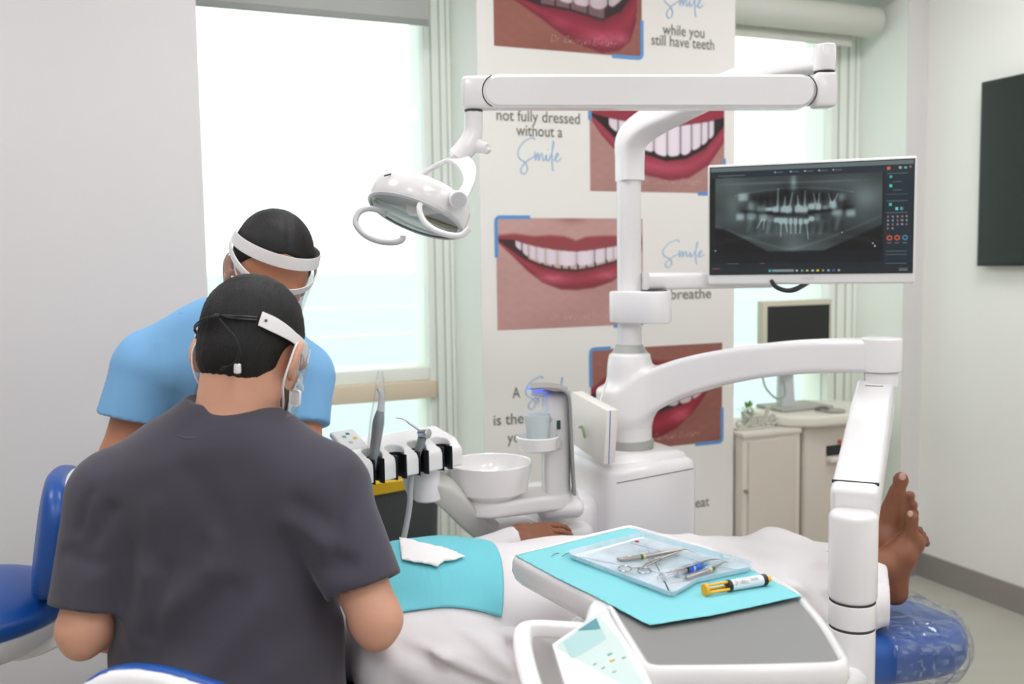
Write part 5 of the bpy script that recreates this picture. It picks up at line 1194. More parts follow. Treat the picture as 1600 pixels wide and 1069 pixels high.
# ------------------------------------------------------------------ assistant
asn = thing('person', 'person in light blue scrubs with dark tied hair bending forward behind the charcoal-clad person', 'person', P(370, 1000, 2.2)*[1, 1, 0])
HA = Head(P(420, 432, 1.93), frame(math.radians(180-22), math.radians(30), math.radians(-14)), .96)
shl, shr = P(232, 572, 2.02), P(470, 588, 2.0); nba = P(365, 512, 2.03)
ell_, elr = P(188, 712, 1.98), P(472, 728, 1.90); wll, wrr = P(330, 800, 1.86), P(440, 800, 1.80); hpa = P(372, 880, 2.22)
def torsoA(p, g=0.0):
    d = d_ell(p, P(362, 640, 2.10), (.165+g, .105+g, .17+g)); d = smin(d, d_ell(p, P(368, 760, 2.17), (.145+g, .11+g, .17+g)), .06)
    d = smin(d, d_ell(p, P(370, 890, 2.22), (.165+g, .13+g, .15+g)), .06); d = smin(d, d_cap(p, shl, shr, .062+g), .05); d = smin(d, d_cap(p, P(325, 530, 2.04), P(400, 535, 2.03), .070+g), .05); d = smin(d, d_cap(p, P(235, 556, 2.03), P(330, 505, 2.04), .050+g), .03); d = smin(d, d_cap(p, P(470, 575, 2.0), P(400, 510, 2.03), .048+g), .03)
    return d
nkA = HA.W((0, -.035, -.035))
def bodyA(p):
    d = f_head(HA.Lc(p), False); d = smin(d, d_cap(p, nkA, nba, .050, .056), .03); d = smin(d, torsoA(p, -.014), .03)
    for sh, el, wr, sd in ((shl, ell_, wll, 1), (shr, elr, wrr, -1)):
        d = smin(d, d_cap(p, sh, el, .044, .041), .02); d = smin(d, d_cap(p, el, wr, .040, .024), .015)
        d = smin(d, f_hand(p, wr, wr-el, np.array([0, -.2, 1.0]), -sd, .5, .92), .012)
    return d
lo, hi = bounds([shl, shr, ell_, elr, wll, wrr, hpa, HA.W((0, .12, 0)), HA.W((0, 0, .13))], .14); lo[1] -= .06
field_obj('body', bodyA, lo, hi, .0048, SKIN2, asn)
def hairA(p):
    q = HA.Lc(p); az = np.arctan2(q[:, 0], q[:, 2]-.02)
    d = d_ell(q, (0, -.018, .046), (.083, .104, .0945)); d = smin(d, d_ell(q, (.0, -.112, .012), (.036, .034, .032)), .015)
    d = smin(d, d_ell(q, (0, -.05, -.015), (.060, .058, .05)), .02)
    d = d + .0004*np.sin(az*80+3*np.sin(q[:, 1]*50)) + .0008*hnoise(q, 110, 1) + .0022*np.exp(-(q[:, 0]/.006)**2)*(q[:, 1] > -.05)
    fr = q[:, 1]-.052-.020*np.cos(q[:, 0]*26)-(q[:, 2]-.085)*-.55
    d = np.maximum(d, plane(q, (0, .060, .086), (0, 1, -.85))-.006*np.abs(q[:, 0])/.05)
    for s in (-1, 1): d = smax(d, -d_ell(q, (s*.085, .006, -.018), (.030, .024, .036)), .006)
    return d*HA.k
field_obj('hair', hairA, HA.o-.17, HA.o+.18, .003, HAIR, asn)
hml, hmr = P(206, 654, 2.0), P(496, 664, 1.94)
FA = [(P(265, 560, 1.97), P(285, 640, 1.97), .010, -.006), (P(250, 540, 1.97), P(262, 600, 1.96), .012, .003), (P(300, 600, 1.97), P(275, 660, 1.97), .014, .004), (P(478, 600, 1.94), P(470, 650, 1.92), .010, -.004), (P(320, 490, 1.96), P(300, 600, 1.97), .012, .003), (P(205, 540, 1.96), P(180, 620, 1.95), .012, -.002), (P(262, 668, 1.96), P(258, 630, 1.96), .008, -.004)]
def shirtA(p):
    d = torsoA(p, .006)
    for a, b, hm, ra, rb in ((P(226, 582, 2.01), ell_+(ell_-shl)*.1, hml, .068, .076), (P(474, 596, 1.98), elr+(elr-shr)*.1, hmr, .062, .050)):
        ax = nrm(b-a); ax = nrm(ax+np.array([.0, 0, -.2])); s = d_cap(p, a, b, ra, rb); s = np.maximum(s, plane(p, hm, ax));  d = smin(d, s, .02)
    d = d - folds(p, FA) - .0014*hnoise(p, 30)
    d = np.maximum(d, P(370, 930, 2.2)[2]-p[:, 2]); return smax(d, -d_cap(p, nba+(nkA-nba)*.15, nba+(nkA-nba)*1.4, .066), .004)
lo, hi = bounds([shl, shr, ell_, elr, P(370, 930, 2.22)], .12); hi[2] = nba[2]+.08
field_obj('scrub_top', shirtA, lo, hi, .005, SCRUBB, asn)
# shoulder seam
sm_ = []
for x, y in ((232, 504), (250, 500), (280, 491), (310, 480), (330, 472)):
    c = P(x, y, 1.9); dv = nrm(P(x, y, 2.2)-c); ts = np.linspace(0, .3, 120); v = shirtA((c+dv*ts[:, None]).astype(np.float32)); k = np.argmax(v < 0); 
    if (v < 0).any(): sm_.append(c+dv*ts[k])
if len(sm_) > 2: MB().tube(sm_, .0014, n=6, smooth=3).build('shoulder_seam', mat('blue_seam', (84, 132, 180), .9), asn)
TRB = mat('blue_trouser_fabric', (96, 146, 194), .9)
k1, k2 = np.array([hpa[0]-.17, hpa[1]-.10, hpa[2]-.20]), np.array([hpa[0]+.16, hpa[1]-.12, hpa[2]-.20]); f1_, f2_ = k1*[1, 1, 0]+[0, .05, .10], k2*[1, 1, 0]+[.0, .05, .10]
def trA(p):
    d = d_ell(p, hpa+[0, 0, -.05], (.165, .13, .14))
    for kn, an, sd in ((k1, f1_, -.08), (k2, f2_, .08)): d = smin(d, d_cap(p, hpa+[sd, 0, -.08], kn, .085, .064), .04); d = smin(d, d_cap(p, kn, an, .064, .05), .02)
    return np.maximum(d, .09-p[:, 2])
lo, hi = bounds([hpa, k1, k2, f1_, f2_], .2); lo[2] = .06
field_obj('trousers', trA, lo, hi, .011, TRB, asn)
for an in (f1_, f2_): field_obj('shoe', lambda p: np.maximum(smin(d_ell(p, an+[0, -.05, -.05], (.042, .12, .055)), d_cap(p, an, an+[0, 0, .02], .042), .03), .004-p[:, 2]), an-[.1, .22, .10], an+[.1, .14, .1], .008, WHITE2, asn)
# her shield: two white bands and clear visor; mask
fa_ = thing('face_shield', 'clear face shield with two white bands on the dark-haired person in light blue', 'face shield', HA.o)
def arcA(a0, a1, n, z0, z1, rx=.089, ry=.112, dz=0): return [(*el_(math.radians(a0+(a1-a0)*i/(n-1)), rx, ry), z0+(z1-z0)*i/(n-1)+dz*math.sin(PI*i/(n-1))) for i in range(n)]
band(MB(), arcA(-118, 118, 15, .052, .052, dz=.040), [.011]+[.0125]*13+[.011], .0013, HA).build('white_band', WHITE2, fa_)
band(MB(), arcA(-112, 112, 15, .048, .048, .0915, .122, dz=-.018), [.006]+[.0075]*13+[.006], .0016, HA).build('visor_frame', WHITE2, fa_)
visor(HA, fa_, .040, -.140, a=100, rx=.0925, ry=.125)
ma = thing('face_mask', 'pale face mask under the clear shield of the person in light blue', 'face mask', HA.o)
maskf(HA, ma)
for s in (1, -1):
    MB().tube([HA.W(p) for p in ((s*.058, .052, -.012), (s*.076, .020, .010), (s*.082, -.004, .030), (s*.089, -.026, .020), (s*.0895, -.034, -.010), (s*.080, -.022, -.045), (s*.068, .015, -.070), (s*.052, .050, -.088))], .0019, n=8, smooth=6).build('ear_loop', WHITE2, ma)
for s in (-1, 1):
    MB().tube([HA.W(p) for p in ((s*.018, .0905, .022), (s*.032, .086, .027), (s*.046, .073, .022))], .0028, n=8, smooth=4).build('eyebrow', HAIR, asn)
    MB().tube([HA.W(p) for p in ((s*.020, .096, -.002), (s*.031, .0965, -.004), (s*.042, .089, -.002))], .0014, n=8, smooth=4).build('eyelashes', HAIR, asn)
# ------------------------------------------------------------------ patient chair (room frame s, t, z)
def LP(p): p = np.asarray(p, float); return L(*p)
def loc3(p):
    return np.stack([p @ U.astype(np.float32), p @ V.astype(np.float32), p[:, 2]], 1)
TC = 1.72
ch = thing('dental_chair', 'reclined blue upholstered dental chair with white shell carrying the patient', 'dental chair', L(1.0, TC, 0))
def padf(p, s0, s1, w0, w1, z0, z1, th, rr=.035, nose=0.0, tail=0.0, tap=0.0):
    q = loc3(p); k = np.clip((q[:, 0]-s0)/(s1-s0), 0, 1); zc = z0+(z1-z0)*k; w = w0+(w1-w0)*k
    if nose: e = np.clip((q[:, 0]-(s1-nose))/nose, 0, .995); w = w*np.sqrt(1-e*e)*.75+w*.25*(1-e**3)
    if tail: e = np.clip(((s0+tail)-q[:, 0])/tail, 0, .995); w = w*np.sqrt(1-e*e)*.7+w*.3*(1-e**3)
    a = np.abs(q[:, 0]-(s0+s1)/2)-(s1-s0)/2+rr; b = np.abs(q[:, 1]-TC)-w+rr; c = np.abs(q[:, 2]-zc-tap*th*.5*k*k*.6)-th/2*(1-tap*k**3)+rr*(1-tap*.6*k)
    m = np.stack([a, b, c], 1); return (np.linalg.norm(np.maximum(m, 0), axis=1)+np.minimum(m.max(1), 0)-rr)*.8
def lohi(s0, s1, w, z0, z1):
    c = [L(a, b, c_) for a in (s0, s1) for b in (TC-w, TC+w) for c_ in (z0, z1)]; return bounds(c, .03)
def foot_pad(p, g=0.0): return padf(p, 1.30-g, 1.91+g, .235+g, .19+g, .530, .430, .105+2*g, .04, nose=.26, tap=.45)
lo, hi = lohi(1.3, 2.02, .27, .35, .62); field_obj('leg_rest', foot_pad, lo, hi, .008, BLUEV, ch)
lo, hi = lohi(.85, 1.36, .30, .42, .66); field_obj('seat', lambda p: padf(p, .86, 1.34, .26, .26, .545, .53, .11, .045), lo, hi, .010, BLUEV, ch)
lo, hi = lohi(.28, .92, .32, .42, .72); field_obj('backrest', lambda p: padf(p, .30, .90, .25, .27, .575, .545, .09, .04, tail=.15), lo, hi, .010, BLUEV, ch)
lo, hi = lohi(.02, .36, .2, .50, .74); field_obj('headrest', lambda p: padf(p, .08, .34, .11, .13, .60, .60, .07, .03), lo, hi, .010, BLUEV, ch)
rbox((.35, 1.72), (TC-.17, TC+.17), (.40, .47), .03).build('white_shell', WHITE2, ch)
rbox((.95, 1.45), (TC-.14, TC+.14), (.10, .42), .04).build('lift_column', WHITE2, ch)
rbox((.75, 1.75), (TC-.25, TC+.25), (0, .10), .035).build('base_plate', WHITE2, ch)
MB().tube([L(.62, TC+.33, .62), L(.85, TC+.34, .63), L(.95, TC+.34, .625)], [.022, .026, .02], n=18, flat=[.03, .035, .03]).tube([L(.9, TC+.25, .50), L(.85, TC+.34, .56), L(.83, TC+.34, .62)], .018, n=14).build('armrest', WHITE2, ch)

# ------------------------------------------------------------------ patient
pa_ = thing('person', 'barefoot person in a white robe lying back in the dental chair with crossed ankles', 'person', L(1.0, TC, 0))
HP = Head(L(.235, TC, .735), np.array([-V*1.0, nrm(K*.97+U*.25), nrm(-U*.97+K*.25)]), .97)
# head axes: right, forward (face up), crown (towards the chair's head end)
wf = L(.83, 1.985, .738)
# feet given by points in the picture at their distance
F1 = dict(ank=P(1380, 885, 2.19), heel=P(1397, 925, 2.20), inst=P(1408, 868, 2.19), ball=P(1420, 846, 2.20), t=[(P(1423, 838, 2.20), P(1425, 808, 2.20), .0165)])
F2 = dict(ank=P(1366, 880, 2.26), heel=P(1372, 905, 2.27), inst=P(1383, 845, 2.25), ball=P(1392, 806, 2.25), t=[])
def f_feet(p):
    d = d_cap(p, F1['ank'], F1['heel'], .033, .028); d = smin(d, d_cap(p, F1['ank'], F1['inst'], .034, .031), .02); d = smin(d, d_cap(p, F1['heel'], F1['inst'], .026, .028), .02)
    d = smin(d, d_cap(p, F1['inst'], F1['ball'], .031, .026), .015); d = smin(d, d_ell(p, P(1430, 848, 2.205), (.020, .03, .026)), .015)
    d = smin(d, d_cap(p, P(1424, 834, 2.19), P(1425, 822, 2.19), .0155, .0145), .012); d = smin(d, d_ell(p, P(1424.5, 810, 2.19), (.0160, .016, .0190)), .006)
    for i, (x, y) in enumerate([(1436, 822), (1441, 829), (1445, 836), (1447, 843)]): d = smin(d, d_cap(p, P(1438+i*2, 845, 2.23+.014*i), P(x, y+6, 2.23+.014*i), .012, .0095), .004)
    e = d_cap(p, F2['ank'], F2['heel'], .034, .030); e = smin(e, d_cap(p, F2['ank'], F2['inst'], .036, .038), .02); e = smin(e, d_cap(p, F2['inst'], P(1396, 800, 2.25), .040, .024), .02); e = smin(e, d_cap(p, F2['inst'], P(1412, 815, 2.27), .038, .024), .015)
    e = smin(e, d_cap(p, P(1393, 802, 2.25), P(1402, 768, 2.24), .027, .0195), .015); e = smin(e, d_ell(p, P(1407.5, 751, 2.235), (.0185, .016, .021)), .010)
    for a, b, r in [((1409, 800), (1421, 775), .0105), ((1413, 808), (1426, 789), .0098), ((1415, 815), (1428, 802), .0092), ((1416, 822), (1428, 814), .0088)]:
        e = smin(e, d_cap(p, P(*a, 2.255), P(*b, 2.245), r*1.35, r*1.0), .007); e = smin(e, d_ell(p, P(*b, 2.245), (r*1.28, r*1.1, r*1.2)), .004)
    return smin(d, e, .004)
hd_dir = nrm(L(.95, 1.965, .745)-wf)
def bodyP(p):
    d = f_head(HP.Lc(p)); q = loc3(p)
    d = smin(d, d_cap(p, L(.27, TC, .70), L(.40, TC, .69), .052, .06), .03)
    d = smin(d, d_ell(q, (.56, TC, .685), (.20, .17, .10)), .05); d = smin(d, d_ell(q, (.92, TC, .66), (.20, .165, .085)), .06)
    for s, kz in ((-1, 0), (1, .0)):
        d = smin(d, d_cap(p, L(1.0, TC+s*.08, .655), L(1.40, TC+s*.07, .635), .075, .055), .03)
    d = smin(d, d_cap(p, L(1.40, TC-.07, .635), F2['ank'], .052, .034), .02); d = smin(d, d_cap(p, L(1.40, TC+.07, .635), F1['ank'], .052, .034), .02)
    d = smin(d, f_feet(p), .015)
    for sh, el, wr in ((L(.44, TC+.17, .69), L(.63, TC+.29, .665), wf), (L(.44, TC-.17, .69), L(.68, TC-.28, .66), L(.90, TC-.20, .72))):
        d = smin(d, d_cap(p, sh, el, .047, .038), .03); d = smin(d, d_cap(p, el, wr, .037, .024), .015)
    d = smin(d, f_hand(p, wf, hd_dir, K*.9-V*.35, -1, .42, 1.0), .010)
    d = smin(d, f_hand(p, L(.90, TC-.20, .72), L(1.0, TC-.12, .715)-L(.90, TC-.20, .72), K, 1, .35, 1.0), .010)
    return d
pts = [L(.05, TC, .7), L(.5, TC+.3, .6), L(.5, TC-.3, .6), P(1410, 735, 2.3), P(1400, 940, 2.2), L(1.8, TC-.1, .5), L(1.7, TC+.2, .5), L(.24, TC, .9)]
lo, hi = bounds(pts, .07)
field_obj('body', bodyP, lo, hi, .0042, SKIN3, pa_)
# toenails
for c, nv, r in [(P(1410, 745, 2.222), P(1410, 745, 2.1)-P(1407, 752, 2.235), .0085), (P(1422, 803, 2.176), P(1420, 800, 2.1)-P(1424, 810, 2.19), .0070)]:
    field_obj('toenail', lambda p: d_ell(p, c, (r, .004, r*1.15)), c-.016, c+.016, .0014, NAIL, pa_)
hairp = lambda p: (lambda q: np.maximum(np.maximum(d_ell(q, (0, -.016, .046), (.084, .104, .0955))+.0012*hnoise(q, 120), plane(q, (0, .05, .07), (0, 1, -.6))), -.05-q[:, 2])*HP.k)(HP.Lc(p))
field_obj('hair', hairp, HP.o-.16, HP.o+.16, .005, HAIR, pa_)
shn, eln = L(.43, TC-.19, .685), L(.70, TC-.30, .665)
FR = [((.50, 1.47, .80), (.75, 1.40, .72), .012, -.007), ((.45, 1.44, .74), (.70, 1.42, .66), .016, .007), ((.66, 1.50, .78), (.80, 1.46, .68), .014, -.009), ((.80, 1.56, .78), (.90, 1.46, .66), .016, .008), ((.86, 1.60, .77), (.98, 1.50, .66), .014, -.008),
      ((1.05, 1.60, .77), (1.35, 1.66, .74), .03, -.008), ((1.10, 1.55, .74), (1.45, 1.55, .66), .022, .008), ((1.40, 1.60, .70), (1.60, 1.58, .62), .018, -.006), ((1.2, 1.8, .78), (1.32, 1.76, .78), .03, .010), ((1.42, 1.8, .74), (1.52, 1.76, .72), .03, .008),
      ((.42, 1.50, .78), (.40, 1.42, .68), .007, -.004)]
def _f(x0, y0, x1, y1, w_, am, t=1.42):
    a, b = T(x0, y0, t), T(x1, y1, t); return ((a[0], t*.2, a[2]), (b[0], t*.2, b[2]), w_, am)
FN = [_f(618, 1010, 700, 1034, .009, .007), _f(700, 1034, 800, 1069, .009, .007), _f(612, 1024, 700, 1050, .010, -.007), _f(700, 1050, 770, 1072, .010, -.006), _f(640, 1060, 700, 1100, .02, .006),
      _f(752, 978, 806, 1020, .011, -.014), _f(806, 1020, 812, 1069, .012, -.012), _f(740, 992, 790, 1035, .016, .007), _f(870, 912, 853, 980, .006, -.014), _f(884, 915, 868, 980, .012, .008), _f(880, 905, 960, 945, .010, -.007), _f(600, 1008, 598, 1069, .005, -.006),
      _f(650, 985, 735, 978, .014, .004), _f(905, 930, 880, 1010, .012, -.007), _f(850, 990, 905, 1069, .010, -.006), _f(835, 1005, 880, 1069, .012, .006), _f(1262, 880, 1290, 940, .02, -.006, 1.55), _f(1245, 900, 1275, 950, .02, .006, 1.55)]
def robeP(p, arms=True):
    q = loc3(p)
    d = d_ell(q, (.54, TC, .70), (.23, .205, .135)); d = smin(d, d_ell(q, (.82, TC, .685), (.22, .20, .118)), .06); d = smin(d, d_ell(q, (1.04, TC, .665), (.2, .205, .105)), .06)
    th = smin(d_cap(q, (1.0, TC-.08, .66), (1.42, TC-.07, .640), .092, .070), d_cap(q, (1.0, TC+.08, .665), (1.42, TC+.07, .650), .092, .072), .09)
    sk = d_box(q, (1.30, TC, .60), (.36, .185, .045), .04); sh = smin(d_cap(q, (1.42, TC-.06, .640), (1.70, TC-.03, .585), .068, .056), d_cap(q, (1.42, TC+.07, .648), (1.72, TC+.06, .590), .068, .052), .06)
    d = smin(d, th, .05); d = smin(d, sh, .05); d = smin(d, sk, .07)
    # hem draped over the end of the leg rest
    d = smin(d, d_cap(q, (1.60, TC-.13, .545), (1.735, TC-.15, .505), .032, .022), .04); d = smin(d, d_cap(q, (1.62, TC-.05, .56), (1.775, TC-.10, .515), .034, .017), .03)
    nck = -d_cap(q, (.33, TC, .72), (.24, TC, .75), .070, .08); d = smax(d, nck, .01)
    if arms:
        for s in (-1, 1):
            a = d_cap(q, (.43, TC+s*.175, .685), (.66, TC+s*.29, .665), .085, .072); d = smin(d, a, .04)
        c = d_cap(q, (.66, TC-.29, .665), (.86, TC-.235, .705), .072, .058); d = smin(d, np.maximum(c, q[:, 0]-.885), .025)
        c = d_cap(q, (.64, TC+.285, .665), (.83, TC+.265, .730), .060, .036); c = np.maximum(c, q[:, 0]-.835); d = smin(d, c, .015)
    d = d-1.5*folds(q, FR)-1.25*folds(q*np.array([1, .2, 1], np.float32), FN)*np.clip((1.62-q[:, 1])/.06, 0, 1)-.0040*hnoise(q, 22)-.0014*hnoise(q, 55)
    d = np.maximum(d, (q[:, 0]-1.652-1.1*np.clip(.535-q[:, 2], 0, .06)+.9*np.clip(1.66-q[:, 1], 0, .15))*.7)
    return d
lo, hi = bounds([L(.30, TC-.38, .50), L(1.82, TC-.25, .50), L(.3, TC+.38, .86), L(1.82, TC+.2, .8)], .02)
field_obj('robe', robeP, lo, hi, .0055, ROBE, pa_)
BTN = mat('robe_seam', (196, 192, 194), .9)
def on_robe(c, dv, off=.001, fn=robeP):
    """first surface point met going from c along dv"""
    ts = np.linspace(0, .5, 260); pp = (c+dv*ts[:, None]).astype(np.float32); v = fn(pp); k = np.argmax(v < 0); return c+dv*(ts[k]-off) if (v < 0).any() else None
def seam(name, st, m, r=.0012):
    pp = [on_robe(L(a, b, 1.0), nrm(L(a, b+c, .6)-L(a, b, 1.0))) for a, b, c in st]; pp = [q for q in pp if q is not None]
    if len(pp) > 2: MB().tube(pp, r, n=6, smooth=3).build(name, m, pa_)
seam('robe_seam', [(.44, 1.52, -.0), (.46, 1.48, -.0), (.47, 1.44, -.02), (.47, 1.42, -.03), (.47, 1.40, -.03)], BTN)

# bib, wrapped over the chest
BIB = mat('turquoise_bib', (112, 200, 212), .85, bump=.1, bscale=500)
def bibgrid(name, s_of, th0, th1, ns, nt_, m, off, ribs=False, parent=None, mod=None, c0=.58):
    vs, fs_ = [], []
    for j in range(nt_+1):
        for i in range(ns+1):
            th = th0+(th1-th0)*j/nt_; a, b = s_of(j/nt_); s_ = a+(b-a)*i/ns
            if mod: th = th+mod(i/ns, j/nt_)
            dv = V*math.sin(th)+K*math.cos(th); c = L(s_, TC, c0)
            ts = np.linspace(.5, 0, 300); v = robeP((c+dv*ts[:, None]).astype(np.float32)); k = np.argmax(v < 0); r_ = ts[k]+off
            vs.append([s_, th, r_])
    A = np.array(vs).reshape(nt_+1, ns+1, 3)
    for _ in range(6):                                            # cloth bridges hollows: relax outwards only
        r0 = A[:, :, 2]; av = r0.copy(); av[1:-1, :] = (r0[:-2, :]+r0[2:, :])/2; A[:, :, 2] = np.maximum(r0, av*.6+r0*.4)
        r0 = A[:, :, 2]; av = r0.copy(); av[:, 1:-1] = (r0[:, :-2]+r0[:, 2:])/2; A[:, :, 2] = np.maximum(r0, av*.5+r0*.5)
    if ribs:
        for j in range(nt_+1):
            for i in range(ns+1): A[j, i, 2] += .0010*(i % 2) if (j/nt_ < ribs) else .0012
    P_ = [L(s_, TC, c0)+(V*math.sin(th)+K*math.cos(th))*r_ for s_, th, r_ in A.reshape(-1, 3)]
    for j in range(nt_):
        for i in range(ns): a = j*(ns+1)+i; fs_.append((a, a+1, a+ns+2, a+ns+1))
    return MB().add(P_, fs_).build(name, m, parent, solid=.0012, ang=80)
bb_ = thing('dental_bib', 'turquoise paper bib with ribbed texture spread over the chest of the white robe', 'bib', L(.55, TC, .8))
def s_b(k): return (.405+.02*math.sin(k*PI), .618+.060*math.sin(min(1, k*1.25)*PI*.62) - .05*max(0, k-.6)*2)
bibgrid('bib_sheet', s_b, math.radians(-49), math.radians(38), 90, 60, BIB, .005, ribs=.50, parent=bb_, mod=lambda i, k: (1-k)*(1-i)*.13-(1-k)*.05*math.sin(i*PI)*-1)
TIS = mat('tissue_paper', (240, 238, 236), .9, bump=.25, bscale=90)
tz = [P(624, 842, 1.80), P(632, 843, 1.80), P(668, 852, 1.80), P(727, 871, 1.75), P(707, 876, 1.72), P(694, 878, 1.71), P(683, 886, 1.70), P(645, 879, 1.68), P(628, 874, 1.68)]
def bib_h(pw):
    c = pw.copy(); c[2] = 1.2; q = on_robe(c, np.array([0, 0, -1.0]), 0); return (q[2] if q is not None else .8)+.0135
tz2 = []
for p_ in tz:
    r_ = nrm(p_-np.array([0, 0, CAMZ])); c0_ = np.array([0, 0, CAMZ])+r_*1.3; h_ = on_robe(c0_, r_, .0) if True else None
    ts = np.linspace(0, 1.2, 600); v = robeP((c0_+r_*ts[:, None]).astype(np.float32)); k = np.argmax(v < .012); tz2.append(c0_+r_*ts[k])
ti = paper('tissue', [np.array([q[0], q[1], 0]) for q in tz2], TIS, 0, .003, nx=16, dz=lambda p: bib_h(p), th=.002)
tag(ti, 'folded white tissue lying on the turquoise bib beside the gloved work area', 'tissue'); ti['label'] = 'folded white tissue lying on top of the turquoise bib'

# clear plastic cover on the leg rest
FILM = clear_mat('thin_film', tint=(.97, .98, 1.0), gloss=.06, rough=.12, haze=.24, hscale=40, lo=.52, hi=.66, stretch=(.35, 2.2, 1.8), hcol=(214, 226, 234))
def filmf(p):
    q = loc3(p); g = .010+.012*np.clip((q[:, 0]-1.8)/.15, 0, 1)
    d = foot_pad(p, 0.0)-g
    cr = np.abs(np.sin(q[:, 0]*23+q[:, 1]*31+2.2*np.sin(q[:, 1]*17)))**6*.006+np.abs(np.sin(q[:, 0]*41-q[:, 1]*22+1.5*np.sin(q[:, 0]*19)))**8*.004
    return np.maximum(d-cr-.004*hnoise(q, 30)+.002, 1.52-q[:, 0])
lo, hi = lohi(1.5, 2.06, .31, .33, .62)
fi = field_obj('plastic_cover', filmf, lo, hi, .006, FILM); tag(fi, 'wrinkled clear plastic cover wrapped over the blue end of the dental chair', 'plastic cover')

# ------------------------------------------------------------------ stools
def stool(name, lab, seat_c, seat_r, back, yawb, group=None):
    base = np.array([seat_c[0], seat_c[1], 0.0]); t = thing(name, lab, 'stool', base)
    zt_ = seat_c[2]
    f = lambda p: smin(d_ell(p, seat_c-[0, 0, .045], (seat_r, seat_r, .062)), d_ell(p, seat_c-[0, 0, .05], (seat_r*.97, seat_r*.97, .05)), .02)
    field_obj('seat_cushion', f, seat_c-[seat_r+.03, seat_r+.03, .14], seat_c+[seat_r+.03, seat_r+.03, .05], .009, BLUEV, t)
    MB().lathe(base, K, [(0, zt_-.135), (seat_r*.75, zt_-.132), (seat_r*.93, zt_-.105), (seat_r*.98, zt_-.07), (0, zt_-.065)], n=48).build('seat_shell', WHITE2, t)
    MB().cyl(base+K*.12, base+K*(zt_-.13), .028, n=24).build('gas_column', CHROME, t)
    for k in range(5):
        a = 2*PI*k/5+.3; e = base+np.array([math.cos(a), math.sin(a), 0])*.27
        lg = MB().tube([base+K*.12, (base+e)/2+K*.10, e+K*.075], [.026, .022, .015], n=12).build('base_leg', WHITE2, t)
        MB().cyl(e+K*.028+np.array([-math.sin(a), math.cos(a), 0])*.018, e+K*.028-np.array([-math.sin(a), math.cos(a), 0])*.018, .026, n=20, bev=.003).build('caster', DARK, t)
    bcx, bw_, bh, th, pitch, roll = back
    ax = AX(yawb, pitch, roll)
    cv = lambda q: q[:, 1]+ (q[:, 0]**2)*.9
    def pad(p, dy, w, h, tt):
        q = (p-np.asarray(bcx, np.float32)) @ np.array(ax, np.float32).T; q = q.copy(); q[:, 1] = cv(q)-dy
        m = np.stack([np.abs(q[:, 0]), np.abs(q[:, 2])], 1); k = ((m[:, 0]/w)**3+(m[:, 1]/h)**3+1e-9)**(1/3); dd = (k-1)*min(w, h)
        w2 = np.stack([dd, np.abs(q[:, 1])-tt*np.clip(1.15-.35*k**4, .35, 1.15)], 1)+.014
        return (np.linalg.norm(np.maximum(w2, 0), axis=1)+np.minimum(w2.max(1), 0)-.014)*.8
    R_ = max(bw_, bh)+.06
    field_obj('backrest_pad', lambda p: pad(p, .0, bw_, bh, th), np.asarray(bcx)-R_, np.asarray(bcx)+R_, .006, BLUEV, t)
    field_obj('backrest_shell', lambda p: pad(p, -th*.95, bw_*.985, bh*.985, th*.55), np.asarray(bcx)-R_, np.asarray(bcx)+R_, .006, WHITE2, t)
    bk_ = np.asarray(bcx)-ax[1]*(th*1.5)
    MB().tube([base+K*(zt_-.11), base*.45+bk_*[1, 1, 0]*.55+K*(zt_-.14), bk_*[1, 1, 0]+K*(zt_-.06)-ax[1]*.02, bk_-ax[2]*bh*.3], [.018, .018, .018, .016], n=14, flat=[.03, .03, .03, .03]).build('back_bracket', WHITE2, t)
    return t
# assistant's empty stool at the left; its backrest faces left
stool('dental_stool', 'empty blue round stool with tall blue backrest beside the plain left wall', P(-62, 917, 1.95), .215, (P(84, 828, 1.95), .150, .130, .024, math.radians(9), math.radians(0)), math.radians(106))
bq = P(276, 1194, 1.16)
stool('dental_stool', 'blue stool under the charcoal-clad person, white backrest shell towards the viewer', hipc+[0, .0, -.145], .20, (bq, .155, .112, .020, math.radians(-14), math.radians(15)), math.radians(-6))
# ------------------------------------------------------------------ background: low cabinet, sign, plant, scanner cart, bin
BEI = mat('cream_laminate', (208, 199, 186), .5); BEI2 = mat('cream_edge', (218, 212, 200), .5)
tcf = 2.97; ca0 = s2+.012; ca1 = T(1251, 700, tcf)[0]; zct = T(1250, 669, tcf)[2]
cb = thing('low_cabinet', 'low cream cabinet with one door and round knob between printed pier and scanner cart', 'cabinet', L((ca0+ca1)/2, tcf+.16, 0))
mb = MB(); rbox((ca0, ca1), (tcf+.004, tcf+.32), (.0, zct-.018), .002, mb); mb.build('carcass', BEI2, cb)
rbox((ca0-.004, ca1+.004), (tcf-.004, tcf+.325), (zct-.018, zct), .003).build('cabinet_top', BEI2, cb)
dr = rbox((ca0+.022, ca1-.024), (tcf-.006, tcf+.006), (.06, zct-.034), .002).build('door', BEI, cb)
kn = L(T(1162, 767, tcf)[0], tcf-.016, T(1162, 767, tcf)[2])
kb = MB().cyl(kn-V*.006, kn+V*.012, .009, .006, n=20, bev=.002).build('knob', mat('brass_knob', (150, 140, 128), .3, metal=.8), cb)
kb.parent = dr; dr['_o'] = cb['_o']
